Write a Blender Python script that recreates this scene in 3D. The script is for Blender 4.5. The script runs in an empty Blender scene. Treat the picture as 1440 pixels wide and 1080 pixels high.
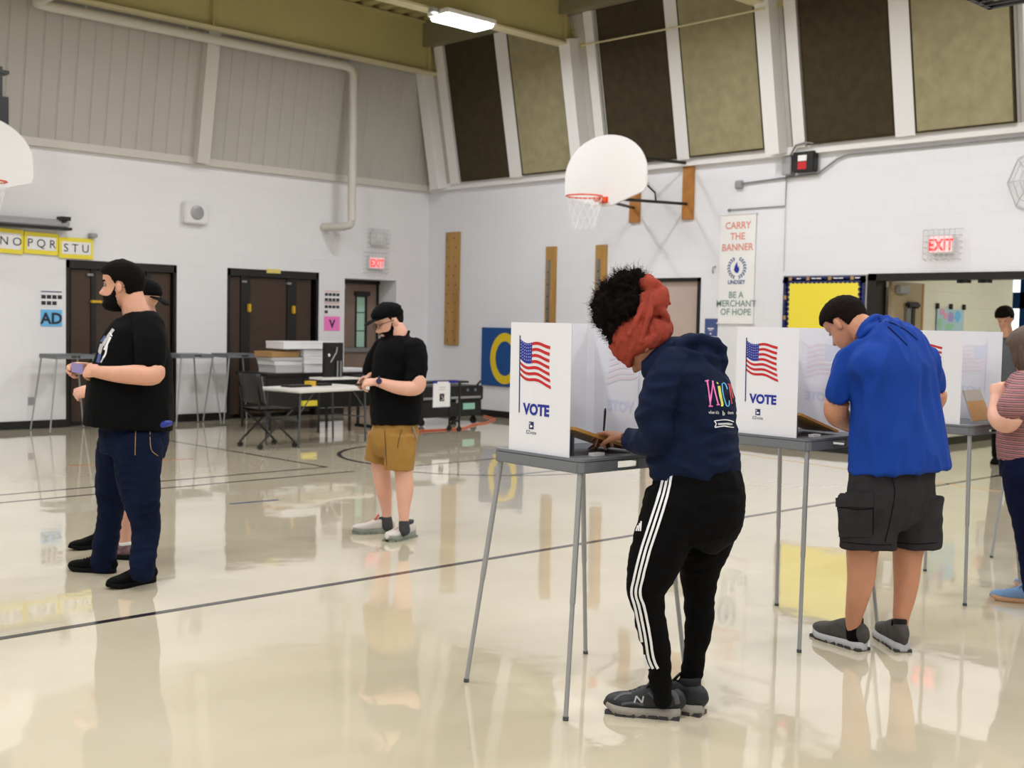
import bpy, bmesh, math, random
import numpy as np
from mathutils import Vector, Matrix, noise
from mathutils.bvhtree import BVHTree
random.seed(7)
PI = math.pi
COL = bpy.context.scene.collection
SC = bpy.context.scene
# ------------------------------------------------------------------ camera
FPX = 1662.5
PITCH, YAW, ROLL = 0.0523432527, 0.802182755, 0.0201890579
CP = np.array([0, 0, 1.5])
FW = np.array([math.cos(YAW) * math.cos(PITCH), math.sin(YAW) * math.cos(PITCH), -math.sin(PITCH)])
_r = np.array([math.sin(YAW), -math.cos(YAW), 0.0]); _u = np.cross(_r, FW)
RT = _r * math.cos(ROLL) + _u * math.sin(ROLL)
UP = -_r * math.sin(ROLL) + _u * math.cos(ROLL)
cd = bpy.data.cameras.new('camera'); cam = bpy.data.objects.new('camera', cd); COL.objects.link(cam)
cam.matrix_world = Matrix(((RT[0], UP[0], -FW[0], CP[0]), (RT[1], UP[1], -FW[1], CP[1]), (RT[2], UP[2], -FW[2], CP[2]), (0, 0, 0, 1)))
cd.sensor_width = 36; cd.lens = FPX / 1440 * 36; cd.clip_end = 100
cd.dof.use_dof = True; cd.dof.focus_distance = 4.7; cd.dof.aperture_fstop = 4.5
SC.camera = cam
SC.view_settings.view_transform = 'Standard'; SC.view_settings.look = 'None'
SC.view_settings.gamma = 1; SC.view_settings.use_curve_mapping = False
SC.view_settings.exposure = -.1
w = bpy.data.worlds.new('world'); SC.world = w; w.use_nodes = True
w.node_tree.nodes['Background'].inputs[0].default_value = (0.75, 0.85, 1, 1)
w.node_tree.nodes['Background'].inputs[1].default_value = 0.6
LIGHT_W = 64          # watts of each high-bay lamp
def area(loc, sx, sy, watts, col=(1, .96, .9), rot=(0, 0, 0), spread=PI):
    l = bpy.data.lights.new('lamp_light', 'AREA'); l.shape = 'RECTANGLE'; l.size = sx; l.size_y = sy
    l.energy = watts; l.color = col; l.spread = spread
    o = bpy.data.objects.new('lamp_light', l); COL.objects.link(o); o.location = loc; o.rotation_euler = rot
    return o
BEAM_Y = [14.62, 11.66, 8.42, 5.2, 2.0, -1.2, -4.4]
LAMPS = [(x, y - .17) for y in BEAM_Y[1:] for x in (10.1, 6.3, 2.5, -1.3, -5.1)]
for x, y in LAMPS: area((x, y, 5.25), .76, .34, LIGHT_W, (.99, .985, 1))

# ------------------------------------------------------------------ helpers
def ray(u, v): return FW + (u - 720) / FPX * RT - (v - 540) / FPX * UP
def W(u, v, d): return CP + d * ray(u, v)
def on(u, v, ax, val):
    i = 'xyz'.index(ax); d = ray(u, v); return CP + (val - CP[i]) / d[i] * d
def depth(p): return float((np.array(p, float) - CP) @ FW)
def lin(c):
    return tuple(((x / 255) / 12.92 if x / 255 <= .04045 else ((x / 255 + .055) / 1.055) ** 2.4) for x in c) + (1,)
def mat(name, rgb, rough=.5, metal=0, var=0, vscale=4, bump=0, bscale=40, coat=0, emit=0, spec=None, sheen=0, stretch=None):
    m = bpy.data.materials.new(name); m.use_nodes = True; nt = m.node_tree; b = nt.nodes['Principled BSDF']
    c = lin(rgb); b.inputs['Base Color'].default_value = c
    b.inputs['Roughness'].default_value = rough; b.inputs['Metallic'].default_value = metal
    if coat: b.inputs['Coat Weight'].default_value = coat; b.inputs['Coat Roughness'].default_value = .05
    if spec is not None: b.inputs['Specular IOR Level'].default_value = spec
    if sheen: b.inputs['Sheen Weight'].default_value = sheen
    if emit: b.inputs['Emission Color'].default_value = c; b.inputs['Emission Strength'].default_value = emit
    co = None
    if var or bump:
        tc = nt.nodes.new('ShaderNodeTexCoord'); co = tc.outputs['Object']
        if stretch:
            mp = nt.nodes.new('ShaderNodeMapping'); mp.inputs['Scale'].default_value = stretch
            nt.links.new(co, mp.inputs[0]); co = mp.outputs[0]
    if var:
        n = nt.nodes.new('ShaderNodeTexNoise'); n.inputs['Scale'].default_value = vscale; n.inputs['Detail'].default_value = 5
        nt.links.new(co, n.inputs['Vector'])
        r = nt.nodes.new('ShaderNodeValToRGB'); r.color_ramp.elements[0].position = .3; r.color_ramp.elements[1].position = .7
        r.color_ramp.elements[0].color = tuple(x * (1 - var) for x in c[:3]) + (1,)
        r.color_ramp.elements[1].color = tuple(min(1, x * (1 + var)) for x in c[:3]) + (1,)
        nt.links.new(n.outputs[0], r.inputs[0]); nt.links.new(r.outputs[0], b.inputs['Base Color'])
    if bump:
        n = nt.nodes.new('ShaderNodeTexNoise'); n.inputs['Scale'].default_value = bscale; n.inputs['Detail'].default_value = 4
        nt.links.new(co, n.inputs['Vector'])
        bp = nt.nodes.new('ShaderNodeBump'); bp.inputs['Strength'].default_value = bump; bp.inputs['Distance'].default_value = .01
        nt.links.new(n.outputs[0], bp.inputs['Height']); nt.links.new(bp.outputs[0], b.inputs['Normal'])
    return m
def nrm(v): v = np.array(v, float); return v / (np.linalg.norm(v) + 1e-12)
def setp(o, p, local=False):
    if p is not None:
        o.parent = p
        if not local:
            q = p; M = Matrix.Identity(4)
            while q is not None: M = q.matrix_parent_inverse.copy() @ M if False else M; q = q.parent
            # world matrix of the parent chain
            def wm(x): return (wm(x.parent) @ x.matrix_parent_inverse @ x.matrix_basis) if x.parent else x.matrix_basis.copy()
            o.matrix_parent_inverse = wm(p).inverted()
def props(o, label=None, cat=None, group=None, kind=None):
    if label: o['label'] = label
    if cat: o['category'] = cat
    if group: o['group'] = group
    if kind: o['kind'] = kind
    return o
def thing(name, label, cat, loc=(0, 0, 0), rz=0, group=None):
    o = bpy.data.objects.new(name, None); COL.objects.link(o); o.location = loc; o.rotation_euler = (0, 0, rz)
    o.empty_display_size = .1
    return props(o, label, cat, group)
def mesh_obj(name, V, F, m, parent=None, smooth=False, local=False):
    me = bpy.data.meshes.new(name); me.from_pydata([tuple(map(float, v)) for v in V], [], [tuple(int(i) for i in f) for f in F]); me.update()
    if m is not None: me.materials.append(m)
    if smooth: me.shade_smooth()
    o = bpy.data.objects.new(name, me); COL.objects.link(o); setp(o, parent, local)
    return o
class MB:
    def __init__(s): s.V = []; s.F = []
    def add(s, V, F):
        n = len(s.V); s.V += [tuple(v) for v in V]; s.F += [tuple(i + n for i in f) for f in F]; return s
    def box(s, a, b):
        x0, x1 = sorted((a[0], b[0])); y0, y1 = sorted((a[1], b[1])); z0, z1 = sorted((a[2], b[2]))
        return s.add([(x0,y0,z0),(x1,y0,z0),(x1,y1,z0),(x0,y1,z0),(x0,y0,z1),(x1,y0,z1),(x1,y1,z1),(x0,y1,z1)],
            [(0,3,2,1),(4,5,6,7),(0,1,5,4),(1,2,6,5),(2,3,7,6),(3,0,4,7)])
    def obox(s, c, ax, h):
        c = np.array(c, float); ax = [np.array(a, float) for a in ax]; V = []
        for k in ((-1,-1,-1),(1,-1,-1),(1,1,-1),(-1,1,-1),(-1,-1,1),(1,-1,1),(1,1,1),(-1,1,1)):
            V.append(c + sum(k[i] * h[i] * ax[i] for i in range(3)))
        return s.add(V, [(0,3,2,1),(4,5,6,7),(0,1,5,4),(1,2,6,5),(2,3,7,6),(3,0,4,7)])
    def tube(s, pts, r, n=10, caps=True):
        pts = [np.array(p, float) for p in pts]; rs = r if hasattr(r, '__len__') else [r] * len(pts)
        V = []; F = []; ref = None
        for i, p in enumerate(pts):
            t = nrm(pts[min(i + 1, len(pts) - 1)] - pts[max(i - 1, 0)])
            if ref is None:
                ref = np.array([0, 0, 1.]) if abs(t[2]) < .9 else np.array([1., 0, 0])
            a = nrm(np.cross(ref, t)); b = np.cross(t, a); ref = b
            for k in range(n):
                th = 2 * PI * k / n; V.append(p + rs[i] * (math.cos(th) * a + math.sin(th) * b))
        for i in range(len(pts) - 1):
            for k in range(n):
                F.append((i*n+k, i*n+(k+1)%n, (i+1)*n+(k+1)%n, (i+1)*n+k))
        if caps: F.append(tuple(range(n - 1, -1, -1))); F.append(tuple((len(pts)-1)*n + k for k in range(n)))
        return s.add(V, F)
    def prism(s, poly, o, u, v, th):
        # polygon in the (u,v) plane, from o, thickness th along u x v
        o = np.array(o, float); u = np.array(u, float); v = np.array(v, float); w_ = np.cross(u, v); n = len(poly)
        V = [o + a * u + b * v for a, b in poly] + [o + a * u + b * v + th * w_ for a, b in poly]
        F = [tuple(range(n - 1, -1, -1)), tuple(range(n, 2 * n))] + [(i, (i+1) % n, n + (i+1) % n, n + i) for i in range(n)]
        return s.add(V, F)
    def lathe(s, prof, c=(0, 0, 0), n=20, ax=None):
        c = np.array(c, float); A = ax or ((1,0,0),(0,1,0),(0,0,1)); A = [np.array(a, float) for a in A]; V = []; F = []
        for r, z in prof:
            for k in range(n):
                t = 2 * PI * k / n; V.append(c + r * math.cos(t) * A[0] + r * math.sin(t) * A[1] + z * A[2])
        for i in range(len(prof) - 1):
            for k in range(n): F.append((i*n+k, i*n+(k+1)%n, (i+1)*n+(k+1)%n, (i+1)*n+k))
        F.append(tuple(range(n - 1, -1, -1))); F.append(tuple((len(prof)-1)*n + k for k in range(n)))
        return s.add(V, F)
    def build(s, name, m, parent=None, smooth=False, bevel=0, local=False, label=None, kind=None):
        o = mesh_obj(name, s.V, s.F, m, parent, False, local)
        if bevel:
            bm = bmesh.new(); bm.from_mesh(o.data)
            bmesh.ops.bevel(bm, geom=[e for e in bm.edges if e.is_manifold and e.calc_face_angle(0) > .6], offset=bevel, segments=2, affect='EDGES', clamp_overlap=True)
            bm.to_mesh(o.data); bm.free()
        if smooth:
            o.data.shade_smooth()
            o.data.set_sharp_from_angle(angle=.7)
        if label: o['label'] = label
        if kind: o['kind'] = kind
        return o
def box(name, a, b, m, parent=None, bevel=0, local=False, label=None, kind=None):
    return MB().box(a, b).build(name, m, parent, bevel=bevel, local=local, label=label, kind=kind)
def text_geo(s, size=1.0, align='CENTER', bold=0):
    c = bpy.data.curves.new('t', 'FONT'); c.body = s; c.size = size; c.align_x = align; c.resolution_u = 3; c.offset = bold
    o = bpy.data.objects.new('t', c); COL.objects.link(o)
    dg = bpy.context.evaluated_depsgraph_get(); me = bpy.data.meshes.new_from_object(o.evaluated_get(dg))
    V = np.array([v.co[:2] for v in me.vertices]) if len(me.vertices) else np.zeros((0, 2)); F = [tuple(p.vertices) for p in me.polygons]
    bpy.data.objects.remove(o); bpy.data.curves.remove(c); bpy.data.meshes.remove(me)
    return V, F
def text_on(s, o, u, v, size, m, parent, name='lettering', align='CENTER', bold=0, sx=1, local=False, off=.002, label=None, emit=None):
    V, F = text_geo(s, size, align, bold); u = np.array(u, float); v = np.array(v, float); n = np.cross(u, v)
    P = [np.array(o, float) + a * sx * u + b * v + off * n for a, b in V]
    q = mesh_obj(name, P, F, m, parent, local=local)
    if label: q['label'] = label
    return q
def copy_tree(o, parent=None):
    c = o.copy(); COL.objects.link(c)
    if parent is not None: c.parent = parent
    for ch in list(o.children): copy_tree(ch, c)
    return c
def grid_px(pts_fn, nu, nv):
    V = [pts_fn(i / (nu - 1), j / (nv - 1)) for i in range(nu) for j in range(nv)]
    F = [(i*nv+j, (i+1)*nv+j, (i+1)*nv+j+1, i*nv+j+1) for i in range(nu-1) for j in range(nv-1)]
    return V, F
X_, Y_, Z_ = np.array([1., 0, 0]), np.array([0, 1., 0]), np.array([0, 0, 1.])

# ------------------------------------------------------------------ materials
def wall_paint(name, rgb, horiz, strength=.15):
    m = mat(name, rgb, .55); nt = m.node_tree; b = nt.nodes['Principled BSDF']
    tc = nt.nodes.new('ShaderNodeTexCoord'); sp = nt.nodes.new('ShaderNodeSeparateXYZ'); cb = nt.nodes.new('ShaderNodeCombineXYZ')
    nt.links.new(tc.outputs['Object'], sp.inputs[0]); nt.links.new(sp.outputs[horiz], cb.inputs[0]); nt.links.new(sp.outputs[2], cb.inputs[1])
    br = nt.nodes.new('ShaderNodeTexBrick'); br.inputs['Scale'].default_value = 1; br.inputs['Brick Width'].default_value = .4
    br.inputs['Row Height'].default_value = .2; br.inputs['Mortar Size'].default_value = .006; br.inputs['Mortar Smooth'].default_value = .6
    c = lin(rgb); br.inputs['Color1'].default_value = c; br.inputs['Color2'].default_value = tuple(x * .99 for x in c[:3]) + (1,)
    br.inputs['Mortar'].default_value = tuple(x * .96 for x in c[:3]) + (1,)
    nt.links.new(cb.outputs[0], br.inputs['Vector']); nt.links.new(br.outputs['Color'], b.inputs['Base Color'])
    iv = nt.nodes.new('ShaderNodeMath'); iv.operation = 'SUBTRACT'; iv.inputs[0].default_value = 1; nt.links.new(br.outputs['Fac'], iv.inputs[1])
    bp = nt.nodes.new('ShaderNodeBump'); bp.inputs['Strength'].default_value = strength; bp.inputs['Distance'].default_value = .006
    nt.links.new(iv.outputs[0], bp.inputs['Height']); nt.links.new(bp.outputs[0], b.inputs['Normal'])
    return m
def floor_mat():
    m = mat('polished_floor', (222, 213, 192), .045); nt = m.node_tree; b = nt.nodes['Principled BSDF']
    b.inputs['Specular IOR Level'].default_value = .9; b.inputs['Coat Weight'].default_value = .45; b.inputs['Coat Roughness'].default_value = .03
    tc = nt.nodes.new('ShaderNodeTexCoord')
    def nz(sc, det, stretch=None):
        n = nt.nodes.new('ShaderNodeTexNoise'); n.inputs['Scale'].default_value = sc; n.inputs['Detail'].default_value = det
        nt.links.new(tc.outputs['Object'], n.inputs['Vector']); return n
    n1 = nz(.8, 6); r = nt.nodes.new('ShaderNodeValToRGB')
    r.color_ramp.elements[0].position = .3; r.color_ramp.elements[1].position = .72
    r.color_ramp.elements[0].color = lin((203, 193, 168)); r.color_ramp.elements[1].color = lin((216, 207, 185))
    nt.links.new(n1.outputs[0], r.inputs[0])
    v = nz(30, 3); r2 = nt.nodes.new('ShaderNodeValToRGB'); r2.color_ramp.elements[0].position = .2; r2.color_ramp.elements[1].position = .27
    r2.color_ramp.elements[0].color = (.6, .6, .6, 1); r2.color_ramp.elements[1].color = (1, 1, 1, 1)
    nt.links.new(v.outputs[0], r2.inputs[0])
    mx = nt.nodes.new('ShaderNodeMix'); mx.data_type = 'RGBA'; mx.blend_type = 'MULTIPLY'; mx.inputs[0].default_value = .6
    nt.links.new(r.outputs[0], mx.inputs[6]); nt.links.new(r2.outputs[0], mx.inputs[7]); nt.links.new(mx.outputs[2], b.inputs['Base Color'])
    n2 = nz(1.6, 2); bp = nt.nodes.new('ShaderNodeBump'); bp.inputs['Strength'].default_value = .12; bp.inputs['Distance'].default_value = .02
    nt.links.new(n2.outputs[0], bp.inputs['Height'])
    n3 = nz(9, 2); bp2 = nt.nodes.new('ShaderNodeBump'); bp2.inputs['Strength'].default_value = .05; bp2.inputs['Distance'].default_value = .006
    nt.links.new(n3.outputs[0], bp2.inputs['Height']); nt.links.new(bp.outputs[0], bp2.inputs['Normal'])
    nt.links.new(bp2.outputs[0], b.inputs['Normal']); nt.links.new(bp2.outputs[0], b.inputs['Coat Normal'])
    return m
M = {}
def MM(k, *a, **kw): M[k] = mat(k, *a, **kw)
M['floor'] = floor_mat()
M['wallA'] = wall_paint('white_block_wall_left', (232, 232, 236), 0)
M['wallB'] = wall_paint('white_block_wall_right', (228, 229, 236), 1)
M['wallC'] = wall_paint('cream_block_corridor', (222, 222, 205), 0, .5)
MM('white', (226, 225, 226), .5); MM('offwhite', (205, 201, 194), .55); MM('black', (14, 13, 14), .45); MM('blackframe', (16, 14, 13), .35)
MM('upper', (182, 178, 172), .55, var=.03, vscale=2); MM('olive', (184, 174, 122), .6, var=.04, vscale=1.5)
MM('olive_light', (206, 197, 162), .6); MM('deck', (172, 162, 114), .6)
MM('girder', (128, 122, 98), .5); MM('door_brown', (62, 44, 32), .45, var=.12, vscale=3, stretch=(1, 1, 12))
MM('door_tan', (133, 113, 99), .45, var=.05); MM('door_beige', (184, 166, 157), .4, var=.03)
MM('kraft', (166, 148, 118), .45, var=.04); MM('panel_dark', (58, 48, 28), .95, var=.2, vscale=9, bump=.4, bscale=120)
MM('panel_light', (150, 143, 112), .95, var=.12, vscale=7, bump=.4, bscale=120)
MM('wood', (172, 132, 72), .45, var=.18, vscale=9, stretch=(1, 1, .15)); MM('wood_orange', (176, 118, 56), .45, var=.15, vscale=9)
MM('hole', (70, 48, 24), .8); MM('steel', (150, 152, 155), .35, metal=.8); MM('steel_paint', (160, 162, 165), .35, metal=.3)
MM('grey_plastic', (112, 116, 122), .45, bump=.1, bscale=300); MM('grey_dark', (70, 74, 80), .5); MM('screen', (232, 233, 240), .45)
MM('red', (196, 28, 34), .5); MM('ghost_red', (232, 222, 230), .5); MM('ghost_blue', (214, 218, 236), .5)
MM('blue', (24, 44, 150), .5); MM('navy', (22, 34, 92), .5); MM('yellow', (240, 222, 64), .6); MM('mustard', (226, 196, 30), .55)
MM('matblue', (14, 74, 140), .5); MM('paper', (236, 236, 238), .6); MM('skyblue', (108, 184, 236), .6); MM('pink', (252, 130, 206), .6)
MM('print', (40, 40, 48), .7); MM('print_orange', (222, 146, 126), .7); MM('print_green', (124, 150, 142), .7); MM('print_blue', (66, 84, 136), .7)
MM('brass', (214, 172, 40), .4); MM('orange_paint', (222, 84, 40), .4); MM('cord', (232, 116, 76), .5)
MM('box_white', (228, 228, 232), .6, var=.03); MM('box_brown', (170, 132, 84), .7); MM('grey_paper', (190, 188, 190), .7)
MM('glass_green', (176, 214, 196), .15); MM('glow', (250, 253, 255), .5, emit=1.6); MM('lampglow', (255, 253, 246), .5, emit=9)
MM('exit_red', (250, 60, 60), .5, emit=.9); MM('exit_face', (255, 214, 218), .5, emit=.35); MM('doorblue', (18, 66, 120), .4)
MM('tabletop', (226, 224, 220), .35); MM('net', (232, 232, 236), .8); MM('line', (44, 42, 44), .15, coat=.3); MM('line_blue', (78, 92, 120), .2)
MM('line_red', (188, 110, 80), .2); MM('line_yellow', (222, 206, 110), .15, coat=.3); MM('line_orange', (214, 176, 128), .2)
MM('chair', (22, 23, 26), .5); MM('mint', (150, 206, 188), .5); MM('map', (170, 200, 214), .6); MM('mappink', (220, 160, 190), .6)
MM('mapgreen', (150, 200, 170), .6); MM('mapviolet', (160, 150, 210), .6); MM('board', (186, 138, 70), .4, var=.15, vscale=14, stretch=(14, 1, 1))
MM('boardgrey', (176, 172, 160), .5); MM('wire', (205, 205, 205), .4, metal=.5)
# ------------------------------------------------------------------ the hall
XB, YA = 12.724, 15.23
XM, YM = -9.0, -8.0     # far ends behind the camera
def S(o, kind='structure'): o['kind'] = kind; return o
fl = S(box('floor', (XM - .3, YM - .3, -.15), (19.5, YA + 1.6, 0), M['floor']))
def fline(a, b, wd, m):
    a = np.array([a[0], a[1], 0.]); b = np.array([b[0], b[1], 0.]); t = nrm(b - a); n = np.array([-t[1], t[0], 0]) * wd / 2
    V = [a - n, b - n, b + n, a + n]; V = [v + Z_ * .0015 for v in V] + [v + Z_ * .0001 for v in V]
    return mesh_obj('painted_line', V, [(0,1,2,3),(0,4,5,1),(1,5,6,2),(2,6,7,3),(3,7,4,0)], m, fl)
fline((-6, 5.62), (12.6, 5.28), .05, M['line'])
fline((XM + 1, 9.83), (6.92, 9.82), .04, M['line']); fline((6.92, 9.82), (6.86, 13.1), .04, M['line'])
fline((XM + 1, 9.49), (6.95, 9.40), .04, M['line']); fline((7.73, 9.40), (12.3, 9.37), .04, M['line'])
fline((8.04, 8.29), (9.45, 8.26), .04, M['line_blue']); fline((4.92, 8.31), (5.35, 8.27), .05, M['line_blue'])
fline((4.89, 11.33), (6.2, 11.2), .05, M['line_red'])
fline((11.95, 9.8), (10.9, 4.2), .05, M['line_orange'])
def arc(cx, cy, r, a0, a1, wd, m, n=40):
    V = []; F = []
    for i in range(n + 1):
        t = math.radians(a0 + (a1 - a0) * i / n)
        for q in (r - wd / 2, r + wd / 2): V.append((cx + q * math.cos(t), cy + q * math.sin(t), .0016))
    for i in range(n): F.append((2*i, 2*i+1, 2*i+3, 2*i+2))
    return mesh_obj('painted_arc', V, F, m, fl)
arc(8.7, 9.95, 1.25, 90, 200, .05, M['line']); arc(9.0, 9.7, 1.75, 195, 330, .035, M['line'])
# lower walls, with recesses for the wall cabinets and the door
H1 = 3.62
mb = MB()
T = .6
cabs = [(6.57, 8.15, 2.20), (8.95, 10.54, 2.20), (11.03, 12.06, 2.135)]
x = XM
for a, b, h in cabs:
    mb.box((x, YA, 0), (a, YA + T, H1 + .1)); mb.box((a, YA, h), (b, YA + T, H1 + .1)); x = b
mb.box((x, YA, 0), (XB + .3, YA + T, H1 + .1))
S(mb.build('wall_left', M['wallA']))
mb = MB(); T2 = .2; ops = [(9.59, 10.54, 2.14), (4.2, 7.146, 2.15)]
y = YA + .3
for b_, a_, h in ops:
    mb.box((XB, a_, 0), (XB + T2, y, H1 + .1)); mb.box((XB, b_, h), (XB + T2, a_, H1 + .1)); y = b_
mb.box((XB, YM, 0), (XB + T2, y, H1 + .1))
S(mb.build('wall_right', M['wallB']))
S(box('wall_back', (XM - .2, YM, 0), (XM, YA + .3, 6.3), M['white'])); S(box('wall_front', (XM, YM - .2, 0), (XB + .2, YM, 6.3), M['white']))
# baseboards
mb = MB(); x = XM
for a, b, h in cabs: mb.box((x, YA - .015, 0), (a, YA, .105)); x = b
mb.box((x, YA - .015, 0), (XB, YA, .105)); S(mb.build('baseboard_left', M['black']))
mb = MB(); y = YA - .015
for b_, a_, h in ops: mb.box((XB - .015, a_, 0), (XB, y, .105)); y = b_
mb.box((XB - .015, YM, 0), (XB, y, .105)); S(mb.build('baseboard_right', M['black']))
# ledge
S(MB().box((XM, YA - .09, H1), (XB, YA + .2, H1 + .10)).build('trim_1', M['offwhite']))
S(MB().box((XB - .09, YM, H1), (XB + .15, YA - .09, H1 + .10)).build('trim_2', M['white']))
# leaning upper walls
def ribbed(x0, x1, pitch, dep):
    pts = []; x = x0
    while x < x1:
        pts += [(x, 0), (x + pitch * .86, 0), (x + pitch * .9, dep), (x + pitch * .96, dep)]; x += pitch
    pts.append((x1, 0)); return pts
LA, LB = .165, .19
def upper_A(x, z, d=0): return (x, YA - .07 - LA * (z - H1) + d, z)
def upper_B(y, z, d=0): return (XB - .07 - LB * (z - H1) + d, y, z)
pts = ribbed(XM, XB, .22, .012); V = []; F = []
for i, (x, d) in enumerate(pts):
    for z in (H1 + .08, 6.3): V.append(upper_A(x, z, d))
    if i: F.append((2*i-2, 2*i, 2*i+1, 2*i-1))
S(mesh_obj('wall_left_upper', V, F, M['upper']))
pts = ribbed(YM, YA, .20, .02); V = []; F = []
for i, (y, d) in enumerate(pts):
    for z in (H1 + .08, 6.3): V.append(upper_B(y, z, d))
    if i: F.append((2*i-2, 2*i-1, 2*i+1, 2*i))
S(mesh_obj('wall_right_upper', V, F, M['upper']))
def studA(x, wd, z0, z1, pr, m, name):
    a = np.array(upper_A(x, z0, -pr / 2)); b = np.array(upper_A(x, z1, -pr / 2)); t = nrm(b - a)
    return S(MB().obox((a + b) / 2, (X_, nrm(np.cross(t, X_)), t), (wd / 2, pr / 2, np.linalg.norm(b - a) / 2)).build(name, m))
def studB(y, wd, z0, z1, pr, m, name, struct=True):
    a = np.array(upper_B(y, z0, -pr / 2)); b = np.array(upper_B(y, z1, -pr / 2)); t = nrm(b - a)
    o = MB().obox((a + b) / 2, (Y_, nrm(np.cross(t, Y_)), t), (wd / 2, pr / 2, np.linalg.norm(b - a) / 2)).build(name, m)
    return S(o) if struct else o
tn = 3
for x in (8.44, 4.9, 1.4, -2.1):
    studA(x, .19, H1 + .02, 5.5, .14, M['offwhite'], 'trim_%d' % tn); tn += 1
for y in (14.78, 11.62, 8.36, 5.15, 2.0, -1.2):
    studB(y, .2, H1 + .02, 5.48, .2, M['white'], 'trim_%d' % tn); tn += 1
for y, wd in ((14.43, .2), (13.015, .26), (11.26, .16), (9.83, .2), (8.06, .16), (6.675, .24), (4.85, .2)):
    studB(y, wd, H1 + .08, 6.0, .06, M['white'], 'trim_%d' % tn); tn += 1
panels = [(14.253, 13.172, 0), (12.862, 11.78, 1), (11.085, 9.953, 0), (9.716, 8.573, 1), (7.932, 6.813, 0), (6.536, 5.442, 1), (4.6, 3.5, 0)]
pl = ['dark olive fabric acoustic panel nearest the corner of the hall', 'light sage acoustic panel, the first light one from the hall corner',
      'dark brown acoustic panel behind the basketball backboard', 'light sage acoustic panel above the wooden hoop mounts',
      'dark brown acoustic panel above the black alarm box', 'light sage acoustic panel above the caged exit sign', 'dark acoustic panel']
for (y1, y0, k), lb in list(zip(panels, pl))[:6]:
    o = thing('acoustic_panel', lb, 'acoustic panel', upper_B((y0 + y1) / 2, 3.73), 0)
    z1 = 5.95
    a = np.array(upper_B((y0+y1)/2, 3.735, -.03)); b = np.array(upper_B((y0+y1)/2, z1, -.03)); t = nrm(b - a); n = nrm(np.cross(t, Y_))
    MB().obox((a + b) / 2, (Y_, n, t), ((y1 - y0) / 2, .025, np.linalg.norm(b - a) / 2)).build('fabric_face', M['panel_light' if k else 'panel_dark'], o, bevel=.006)
    e = MB(); c = (a + b) / 2; hl = np.linalg.norm(b - a) / 2
    for sy in (-1, 1): e.obox(c + Y_ * sy * ((y1 - y0) / 2 + .008), (Y_, n, t), (.008, .027, hl + .016))
    e.obox(c - t * (hl + .008), (Y_, n, t), ((y1 - y0) / 2, .027, .008)); e.build('edge_strip', M['panel_dark'], o)
# ceiling deck: ribs run along Y
V = []; F = []; x = XM; pr = []
while x < XB:
    pr += [(x, 6.2), (x + .14, 6.2), (x + .165, 6.29), (x + .275, 6.29), (x + .3, 6.2)]; x += .3
for i, (x, z) in enumerate(pr):
    V += [(x, YM, z), (x, YA, z)]
    if i: F.append((2*i-2, 2*i-1, 2*i+1, 2*i))
S(mesh_obj('ceiling', V, F, M['deck'])); S(box('ceiling_slab', (XM - .2, YM - .2, 6.3), (XB + .3, YA + .3, 6.4), M['deck']))
S(MB().box((12.02, YM, 5.80), (12.20, YA, 5.83)).box((12.02, YM, 5.83), (12.045, YA, 6.2)).build('trim_30', M['girder']))
for i, y in enumerate(BEAM_Y):
    o = thing('ceiling_beam', ['olive roof beam running just above the left wall pipe', 'olive roof beam with the glowing lamp fixed under it',
        'olive roof beam ending over the post with the grey conduit box', 'olive roof beam', 'olive roof beam', 'olive roof beam', 'olive roof beam'][i], 'beam', (2, y, 5.4), 0, 'roof beams' if i > 2 else None)
    MB().box((XM, y - .012, 5.43), (12.27, y + .012, 6.2)).build('web', M['olive'], o)
    MB().box((XM, y - .1, 5.39), (12.3, y + .1, 5.42)).build('bottom_flange', M['olive_light'], o)  # lighter olive paints in the light this flange catches
    MB().box((XM, y - .09, 6.16), (12.27, y + .09, 6.19)).build('top_flange', M['olive'], o)
    mb = MB().box((12.27, y - .1, 5.42), (12.30, y + .1, 6.19))
    mb.build('end_plate', M['olive'], o)
    mb = MB().box((12.31, y - .30, 5.36), (12.34, y - .1, 5.83)); mb.build('bracket', M['olive'], o)
    if i < 3:
        for k in range(7):
            z = 5.5 + k * .09
            for sy in (-.06, .06): MB().tube([(12.255, y + sy, z), (12.27, y + sy, z)], .011, 6).build('bolt', M['olive_light'], o)
        for xs in (12.1, 8.3, 4.6): MB().box((xs, y - .09, 5.42), (xs + .015, y - .012, 6.16)).build('stiffener', M['olive'], o)
# white pipe along the left wall
pp = [(5.93, 12.0, 5.28), (5.93, 14.55, 5.28), (5.96, 14.66, 5.28), (6.07, 14.7, 5.28), (10.62, 14.7, 5.28), (10.72, 14.7, 5.25), (10.76, 14.7, 5.16), (10.76, 14.7, 2.98)]
o = thing('drain_pipe', 'white painted pipe running below the beam and down the left wall', 'pipe', (10.76, 14.7, 2.95))
MB().tube(pp, .062, 14).build('pipe_run', M['offwhite'], o, smooth=True)
MB().tube([(10.76, 14.7, 2.98), (10.74, 14.72, 2.92), (10.7, 14.8, 2.9), (10.6, 15.2, 2.9)], .062, 12).build('elbow', M['offwhite'], o, smooth=True)
for x in (6.6, 8.0, 10.3): MB().tube([(x, 14.7, 5.33), (x, 14.7, 5.4)], .01, 6).build('hanger', M['offwhite'], o)
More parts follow.
